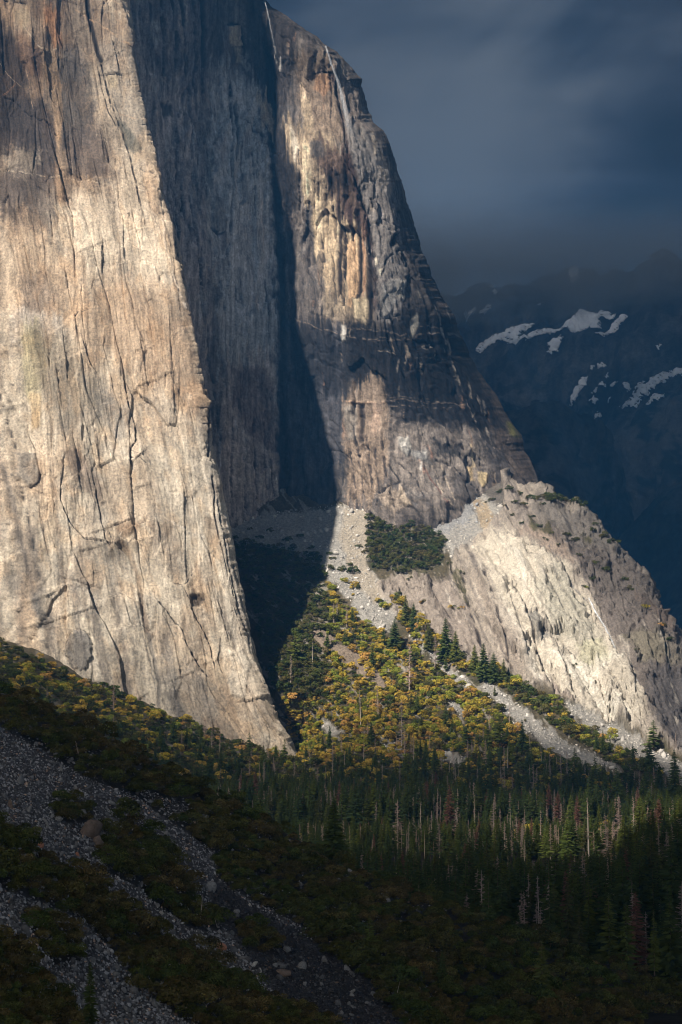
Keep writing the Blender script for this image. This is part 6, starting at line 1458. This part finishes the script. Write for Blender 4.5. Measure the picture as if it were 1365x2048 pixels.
def stone_field(name, label, pts, mat, cols):
    """pts: list of (point, size)."""
    v0, f0 = ico(); rng = np.random.RandomState(5); n = len(pts)
    P0 = np.array([p for p, s in pts]); S = np.array([s for p, s in pts])
    v = v0[None] * (1 + .28 * rng.normal(size=(n, 12, 1))) * rng.uniform(.55, 1.25, (n, 1, 3))
    a = rng.uniform(0, 6.28, n); b = rng.uniform(-.8, .8, n)
    ca, sa, cb, sb = np.cos(a), np.sin(a), np.cos(b), np.sin(b)
    R = np.zeros((n, 3, 3)); R[:, 0, 0] = ca; R[:, 0, 1] = -sa * cb; R[:, 0, 2] = sa * sb; R[:, 1, 0] = sa; R[:, 1, 1] = ca * cb; R[:, 1, 2] = -ca * sb; R[:, 2, 1] = sb; R[:, 2, 2] = cb
    v = np.einsum('nij,nkj->nki', R, v) * S[:, None, None] * .5
    V = (v + P0[:, None]).reshape(-1, 3); F = (f0[None] + 12 * np.arange(n)[:, None, None]).reshape(-1, 3)
    c = np.repeat(cols, 12, 0)
    return tag(mesh_obj(name, V, F, mat, c), label, None, None, 'stuff')

def stones():
    rng = random.Random(41); D = Darts(4); pts = []; cols = []; big = []
    ra = np.random.RandomState(41); bx = ra.uniform(-20, 900, 110000); by = ra.uniform(1440, 2075, 110000); bY = NY(bx, by); bc = CREST(bx)
    for i in range(110000):
        px = float(bx[i]); py = float(by[i])
        if py < bc[i] + 4: continue
        inb = pin(px, py, BUSH_NEAR) and not pin(px, py, SCREE_HOLE)
        if inb and rng.random() > .12: continue
        dark = pin(px, py, [[(430, 1760), (520, 1820), (640, 1890), (740, 1960), (850, 2075), (600, 2075), (530, 1960), (470, 1880), (420, 1820)]])
        s = .42 * rng.paretovariate(2.1); s = min(s, 3.4)
        if dark: s *= .75
        sp = s / float(bY[i]) * FPX
        if not D.ok(px, py, max(2.2, sp * .36)): continue
        h = hit(px, py, ('hillside',))
        if h is None: continue
        p = h[1]
        if s > 1.25: big.append((px, py, s, p)); continue
        pts.append(((p.x, p.y, p.z + s * .12), s))
        g = (.08 + .34 * rng.random() ** 1.8) * (.33 if dark else 1)
        cols.append((g * 1.0, g * 1.0, g * 1.04) if rng.random() > .06 else (g * 1.5, g * 1.1, g * .85))
    print('STONES', len(pts), len(big))
    stone_field('rubble', 'grey loose rubble of the near scree chutes', pts, M_STONE, np.array(cols))
    # far talus rubble
    D = Darts(3); pts = []; cols = []
    for _ in range(24000):
        px = rng.uniform(450, 1380); py = rng.uniform(985, 1595)
        if not pin(px, py, FAR_SCREE): continue
        s = min(1.0 * rng.paretovariate(1.9), 6.5)
        if not D.ok(px, py, max(2.4, s / 1850 * FPX * .5)): continue
        h = hit(px, py, ('talus_slope',))
        if h is None: continue
        pts.append((tuple(h[1]), s)); g = rng.uniform(.32, .58)
        if 820 < px < 960 and py < 1070: cols.append((g * .78, g * .8, g * .84))
        else: cols.append((g, g * .95, g * .88))
    print('FAR STONES', len(pts))
    stone_field('talus_rubble', 'pale broken rock of the sunlit talus strips', pts, M_STONE, np.array(cols))
    # boulders one can point to
    def boulder(seed, n=2, rough=.22):
        import bmesh
        bm = bmesh.new(); bmesh.ops.create_icosphere(bm, subdivisions=n, radius=.5)
        r = random.Random(seed); pl_ = [(Vector((r.gauss(0, 1), r.gauss(0, 1), r.gauss(0, 1))).normalized(), r.uniform(.26, .42)) for _ in range(11)]
        for v in bm.verts:
            for nn, dd in pl_:
                k = v.co.dot(nn)
                if k > dd: v.co -= nn * (k - dd)
            v.co += Vector((r.gauss(0, 1), r.gauss(0, 1), r.gauss(0, 1))) * .012
        V = np.array([v.co[:] for v in bm.verts]); F = np.array([[v.index for v in f.verts] for f in bm.faces]); bm.free()
        return V, F
    base = []
    for i in range(8):
        V, F = boulder(600 + i, 2)
        me = mesh_obj('boulder', V, F, None, None, link=False); base.append(me)
    def bmat(nm, c, c2):
        m = bpy.data.materials.new(nm); m.use_nodes = True; T = NT(m.node_tree)
        oi = T.n('ShaderNodeObjectInfo'); tc = T.n('ShaderNodeTexCoord')
        nz = T.n('ShaderNodeTexNoise', {'Vector': (tc, 'Object'), 'Scale': 6.0, 'Detail': 8.0, 'Roughness': .7})
        c0 = T.ramp((oi, 5), [(0, c), (1, c2)]); k = T.n('ShaderNodeMapRange', {0: (nz, 0), 1: .3, 2: .7, 3: .55, 4: 1.35}); kc = T.n('ShaderNodeCombineColor', {0: k, 1: k, 2: k})
        bp = T.n('ShaderNodeBump', {'Strength': .8, 'Distance': .05, 'Height': (nz, 0)})
        T.n('ShaderNodeOutputMaterial', {0: T.n('ShaderNodeBsdfPrincipled', {'Base Color': T.mix(1.0, (c0, 0), kc, 'MULTIPLY'), 'Roughness': .9, 'Specular IOR Level': .15, 'Normal': bp})})
        return m
    MG = bmat('boulder_granite', (.10, .10, .105), (.28, .275, .27)); MO = bmat('rusty_granite', (.42, .19, .115), (.46, .22, .14)); MB = bmat('brown_granite', (.17, .125, .10), (.20, .15, .12)); MP = bmat('pale_granite', (.40, .38, .35), (.52, .49, .45))
    def put(px, py, s, m, label, group, sc=(1, 1, .8), i=0, only=('hillside',)):
        h = hit(px, py, only)
        if h is None: return
        p = h[1]
        q = base[i % 8]; o = bpy.data.objects.new('boulder', q.data.copy() if not group else mesh_of(q, m))
        if not group: o.data.materials.clear(); o.data.materials.append(m)
        o.location = (p.x, p.y, p.z + s * sc[2] * .18); o.scale = (s * sc[0], s * sc[1], s * sc[2]); o.rotation_euler = (i * .7, i * .3, i * 1.9)
        col_root.objects.link(o); tag(o, label, 'boulder', group)
    cache = {}
    def mesh_of(q, m):
        k = (q.name, m.name)
        if k not in cache:
            me = q.data.copy(); me.materials.clear(); me.materials.append(m); cache[k] = me
        return cache[k]
    put(443, 1899, 3.4, MO, 'orange rounded boulder on the lower scree, the only rust coloured one that large', None, (1.05, .9, .78), 1)
    put(178, 1672, 6.5, MB, 'biggest brown block half buried above the island brush', None, (1.5, 1.1, .75), 2); put(196, 1690, 4.0, MB, 'brown broken block leaning below the biggest block', None, (1.3, 1, .9), 3)
    put(155, 1712, 1.5, MO, 'small orange stone above the diagonal brush band', None, (1.2, .9, .7), 4); put(82, 1694, 2.3, MO, 'dull orange block at the top of the diagonal brush band', None, (1, 1, .8), 5); put(22, 1616, 2.4, MB, 'flat brown slab near the left edge of the scree', None, (1.7, 1, .35), 6)
    put(118, 1642, 2.2, MG, 'upright dark grey boulder under the small scree shrub', None, (.8, .8, 1.1), 7); put(400, 1795, 1.8, MP, 'pale boulder at the tip of the island brush', None, (1.1, .9, .8), 3); put(508, 1932, 2.0, MP, 'long white block low on the scree, right of the orange boulder', None, (1.5, .7, .7), 2)
    put(520, 1945, 1.6, MP, 'white block at the very toe of the lower scree', None, (1.1, .8, .9), 5); put(323, 1828, 1.3, MP, 'small pale boulder beside the flat bare chute', None, (1, 1, .9), 1); put(52, 1868, 2.3, MG, 'grey tilted slab at the left of the bottom scree', None, (1.7, 1, .45), 4); put(237, 1940, 1.5, MB, 'brown boulder on the bottom scree', None, (1, .9, .8), 6)
    put(565, 1950, 3.2, MB, 'dark brown outcrop block at the bottom of the chute', None, (1.4, 1, .8), 0); put(500, 1812, 1.6, MP, 'lone pale stone on the black chute', None, (1.2, .9, .7), 3)
    big.sort(key=lambda b: -b[2] / b[3].y)
    for i, (px, py, s, p) in enumerate(big[:270]):
        if py < 1760 and px < 420 and py < 1640 + px * .2: g, lab = 'boulders of the upper scree', 'grey angular boulder on the upper left scree'
        elif px < 420 and py > 1790 + px * .45: g, lab = 'boulders of the bottom left scree', 'grey angular boulder on the bottom left scree'
        elif px > 430: g, lab = 'boulders along the chute', 'dull boulder along the black debris chute'
        else: g, lab = 'boulders of the middle scree', 'grey angular boulder on the middle scree between the brush bands'
        put(px, py, s, MG, lab, g, (rng.uniform(.8, 1.4), rng.uniform(.7, 1.1), rng.uniform(.5, 1)), i)

# ------------------------------------------------------------------ water, spray and cloud bank
def water_mat():
    m = bpy.data.materials.new('falling_water'); m.use_nodes = True; T = NT(m.node_tree)
    tc = T.n('ShaderNodeTexCoord'); mp = T.n('ShaderNodeMapping', {0: (tc, 'Object'), 'Scale': (.7, .7, .07)})
    nz = T.n('ShaderNodeTexNoise', {'Vector': mp, 'Scale': 1.0, 'Detail': 6.0, 'Roughness': .65})
    at = T.n('ShaderNodeAttribute', attribute_name='Col'); sp = T.n('ShaderNodeSeparateColor', {0: (at, 0)})
    a = T.math('MULTIPLY', T.n('ShaderNodeMapRange', {0: (nz, 0), 1: .32, 2: .58, 3: 0, 4: 1}), (sp, 0), True)
    d = T.n('ShaderNodeBsdfPrincipled', {'Base Color': (.8, .83, .88, 1), 'Roughness': .6, 'Alpha': a})
    T.n('ShaderNodeOutputMaterial', {0: d}); return m
def waterfall(label, pts, wid, off, M, surf=WALL, thin=1.0):
    """pts: photo pixels down the fall; the sheet hangs OFF metres clear of the rock and widens as it drops."""
    ys = np.array([p[1] for p in pts], float); xs = np.array([p[0] for p in pts], float)
    t = np.linspace(0, 1, 70); y = ys[0] + (ys[-1] - ys[0]) * t; x = np.interp(y, ys, xs) + 1.0 * fbm(y / 12, y * 0 + 4, 3)
    w = np.interp(t, [0, .5, 1], wid); u = np.linspace(-1, 1, 9)
    PX = x[:, None] + u[None] * w[:, None] * .5; PY = y[:, None] + 0 * PX
    Y = surf(PX, PY) - off + (1 - np.abs(u[None]) ** 2) * -1.5
    V = P(PX, PY, Y); a = (1 - np.abs(u[None]) ** 1.6) * np.interp(t, [0, .06, .4, .75, 1], [.7, 1, .7, .3, .0])[:, None] * (.8 + .4 * fbm(PX / 2, PY / 9, 3))
    o = mesh_obj('waterfall', V.reshape(-1, 3), grid_faces(*PX.shape), M, np.repeat(np.clip(a, 0, 1).reshape(-1, 1) * thin, 3, 1))
    tag(o, label, 'waterfall', None)
    s = o.modifiers.new('body', 'SOLIDIFY'); s.thickness = 1.2; s.offset = 0
    return o
def puff(name, label, items, dens, colr=(1, 1, 1)):
    """soft closed blobs of droplets: (px, py, Y, rx, ry, rz metres, tilt)."""
    import bmesh
    bm = bmesh.new()
    for i, (px, py, Y, rx, ry, rz, tilt) in enumerate(items):
        r = bmesh.ops.create_icosphere(bm, subdivisions=3, radius=1); c = P(float(px), float(py), float(Y)); ct, st = math.cos(tilt), math.sin(tilt)
        vs = r['verts']; a = np.array([v.co[:] for v in vs]); nz = .22 * fbm(a[:, 0] * 1.4 + i * 5, a[:, 2] * 1.4 + a[:, 1], 3)
        for v, k in zip(vs, nz):
            q = v.co * (1 + float(k)); X, Z = q.x * rx, q.z * rz
            v.co = Vector((c[0] + X * ct - Z * st, c[1] + q.y * ry, c[2] + X * st + Z * ct))
    me = bpy.data.meshes.new(name); bm.to_mesh(me); bm.free()
    m = bpy.data.materials.new(name); m.use_nodes = True; N = NT(m.node_tree)
    vs = N.n('ShaderNodeVolumePrincipled', {'Color': (*colr, 1), 'Density': dens, 'Anisotropy': 0.1})
    N.t.links.new(vs.outputs[0], N.n('ShaderNodeOutputMaterial').inputs['Volume'])
    me.materials.append(m); o = bpy.data.objects.new(name, me); col_root.objects.link(o); tag(o, label, None, None, 'stuff'); return o

def cloud_base():  # low cloud bank that hides the ridge top
    c0 = P(760., 470., 4350.); c1 = P(1500., 470., 4350.); zb = float(P(1000., 640., 4350.)[2]); zt = float(P(1000., 330., 4350.)[2])
    x0, x1, y0, y1 = float(c0[0]) - 250, float(c1[0]) + 300, 4350, 4720
    V = [(x, y, z) for z in (zb, zt) for y in (y0, y1) for x in (x0, x1)]
    F = [(0, 2, 3, 1), (4, 5, 7, 6), (0, 1, 5, 4), (2, 6, 7, 3), (0, 4, 6, 2), (1, 3, 7, 5)]
    m = bpy.data.materials.new('cloud_base_vapour'); m.use_nodes = True; N = NT(m.node_tree)
    tc = N.n('ShaderNodeTexCoord'); sp = N.n('ShaderNodeSeparateXYZ', {0: (tc, 'Object')})
    mp = N.n('ShaderNodeMapping', {0: (tc, 'Object'), 'Scale': (.0042, .004, .0085)})
    nz = N.n('ShaderNodeTexNoise', {'Vector': mp, 'Scale': 1.0, 'Detail': 4.0, 'Roughness': .55})
    # the base sinks a little towards the left and rises to the right
    zz = N.math('ADD', (sp, 2), N.math('MULTIPLY', (sp, 0), -.10)); zz = N.math('ADD', zz, N.math('MULTIPLY', N.math('SUBTRACT', (nz, 0), .5), 260.0))
    up = N.n('ShaderNodeMapRange', {0: zz, 1: zb - 5, 2: zb + 120, 3: 0.0, 4: 1.0}, interpolation_type='SMOOTHSTEP')
    dn = N.n('ShaderNodeMapRange', {0: (sp, 2), 1: zt - 330, 2: zt - 10, 3: 1.0, 4: 0.0}, interpolation_type='SMOOTHSTEP')
    ed = N.n('ShaderNodeMapRange', {0: (sp, 0), 1: x0 + 10, 2: x0 + 220, 3: 0.0, 4: 1.0}, interpolation_type='SMOOTHSTEP')
    er = N.n('ShaderNodeMapRange', {0: (sp, 2), 1: zb, 2: zb + 60, 3: 0.0, 4: 1.0}, interpolation_type='SMOOTHSTEP')
    de = N.math('MULTIPLY', N.math('MULTIPLY', up, dn), N.math('MULTIPLY', ed, N.math('MULTIPLY', er, .0092)))
    vs = N.n('ShaderNodeVolumePrincipled', {'Color': (.97, .99, 1.0, 1), 'Density': de})
    N.t.links.new(vs.outputs[0], N.n('ShaderNodeOutputMaterial').inputs['Volume'])
    tag(mesh_obj('cloud_bank', V, F, m), 'cloud vapour swallowing the mountain top', None, None, 'stuff')

def water():
    M = water_mat()
    waterfall('brightest thin waterfall leaping from the rim at the cliff shoulder', [(652, 92), (657, 108), (664, 130), (672, 150), (682, 180), (690, 215), (698, 245), (704, 275)], [3, 8, 20], 10, M, WALL, .9)
    waterfall('faint waterfall down the dark gully left of the bright one', [(531, 4), (537, 30), (543, 62), (550, 95), (556, 120)], [1.5, 2.5, 5], 8, M, WALL, .5)
    waterfall('short silver trickle beside the faint gully fall', [(561, 112), (563, 126), (566, 142)], [1, 2.5, 3], 6, M, WALL, .6)
    waterfall('narrow stream sliding down the leaning slab', [(1178, 1196), (1192, 1225), (1205, 1245), (1220, 1272), (1232, 1300), (1245, 1322), (1262, 1345), (1278, 1365), (1292, 1396)], [2.5, 3.5, 3], 5, M, lambda x, y: GY(x, y))
    puff('spray', 'wind blown spray drifting from the waterfall over grey slabs', [(706, 280, 2085, 9, 6, 16, .5), (724, 302, 2085, 13, 8, 16, .9), (742, 318, 2085, 15, 8, 14, .7), (760, 338, 2085, 11, 8, 20, .35), (772, 368, 2085, 6, 6, 18, .25)], .0055)

# ------------------------------------------------------------------ a label of its own for every copy
MARKS = {
 'forest': [('the red brown dead conifer', 900, 1630), ('the tallest pale pink snag', 987, 1640), ('the brightest yellow green conifer', 1092, 1690), ('the large feathery pink snag', 1215, 1680), ('the low ghostly grey snag', 1210, 1870), ('the tallest crest fir', 668, 1660), ('the white broken stub', 626, 1662),
            ('the dark twiggy snag', 1165, 1755), ('the feathery lower right snag', 1320, 1840), ('the two silhouetted black firs', 988, 1700), ('the black bare trunk', 940, 1760), ('the silvery broken snag', 840, 1650), ('the dim right edge snag', 1340, 1750), ('the dim brush edge snag', 890, 1770)],
 'near': [('the orange boulder', 443, 1899), ('the biggest brown block', 178, 1672), ('the pale island tip boulder', 400, 1795), ('the white toe block', 520, 1945), ('the tallest crest fir', 668, 1670), ('the grey tilted slab', 52, 1868), ('the bottom left narrow fir', 180, 1990), ('the lower right sparse pine', 1085, 1950),
          ('the stubby dark pine', 740, 1870), ('the pointed brush fir', 885, 1945), ('the short white stub', 792, 1980), ('the grey bare bush stem', 160, 1500), ('the thin lower scree fir', 285, 1950), ('the upright dark boulder', 118, 1642)],
 'slope': [('the tallest pinkish snag', 819, 1340), ('the broad sunlit fir', 790, 1270), ('the largest slab fir', 892, 1290), ('the wide slab foot fir', 968, 1330), ('the pale two toned snag', 722, 1420), ('the bushy pink brown snag', 804, 1450), ('the white leaning stub', 620, 1505), ('the shadow edge snag', 626, 1305),
           ('the thin red brown snag', 582, 1340), ('the tiny talus fir', 990, 1385), ('the airy foot pine', 1308, 1470), ('the orange barked snag', 1062, 1500), ('the grey tree at the buttress', 228, 1395), ('the buttress foot snag', 440, 1490), ('the three gully snags', 678, 1225), ('the round live oak clump', 815, 1085),
           ('the slab stream', 1240, 1310), ('the brown outcrop', 700, 1320)]}
ORD = 'nearest second third fourth fifth sixth seventh eighth ninth tenth eleventh twelfth thirteenth fourteenth fifteenth sixteenth seventeenth eighteenth nineteenth twentieth'.split() + ['twenty ' + w for w in 'first second third fourth fifth sixth seventh eighth ninth'.split()] + ['thirtieth'] + ['thirty ' + w for w in 'first second third fourth fifth sixth seventh eighth ninth'.split()]
def relabel():
    rows = {}
    for o in bpy.data.objects:
        if o.parent or not o.get('group') or not o.get('category'): continue
        st = o.name.split('.')[0]; p = o.location
        k = 'forest' if st in ('pine_tree', 'dead_tree', 'dead_pine') else 'slope' if st == 'oak_tree' else 'near'
        px, py = pix((p.x, p.y, p.z + (o.scale[2] * .5 if k != 'near' else 0)))
        best = min(MARKS[k], key=lambda m: (m[1] - px) ** 2 + 1.3 * (m[2] - py) ** 2)
        dx, dy = px - best[1], py - best[2]
        rel = ('to the left of' if dx < 0 else 'to the right of') if abs(dx) > abs(dy) else ('above' if dy < 0 else 'below')
        look = {'forest': {'conifers in the patch of sunlight': 'sunlit green conifer', 'green conifers at the left of the forest': 'dim green conifer', 'dead trees scattered through the dark forest': 'dark bare dead tree', 'rusty conifers scattered through the forest': 'rusty brown conifer'}.get(o['group'], 'dark conifer'),
                'slope': ('deeply shaded oak' if 'shaded oaks behind' in o['group'] else 'dim shaded oak' if 'above the forest' in o['group'] else 'golden brown oak' if 'golden' in o['group'] else 'dark live oak' if 'clump' in o['group'] else 'olive green oak'),
                'near': ('grey angular boulder' if st == 'boulder' else 'dark oak shrub')}[k]
        rows.setdefault((look, rel, best[0]), []).append((dx * dx + dy * dy, o))
    for (look, rel, mk), L in rows.items():
        L.sort(key=lambda t: t[0])
        for i, (d, o) in enumerate(L):
            if i < len(ORD): o['label'] = '%s, the %s one %s %s' % (look, ORD[i], rel, mk)

import time as _t
def run(f, *a):
    t = _t.time(); r = f(*a); print('TIMING', f.__name__, round(_t.time() - t, 1)); return r
build_world_done = True
for fn in (build_buttress, build_wall, build_slopes, build_near, build_floor, build_far, build_clouds, build_haze, make_bvh, make_protos, water, plant_slopes, plant_floor, plant_near, stones):
    run(fn)
run(cloud_base)
run(relabel)
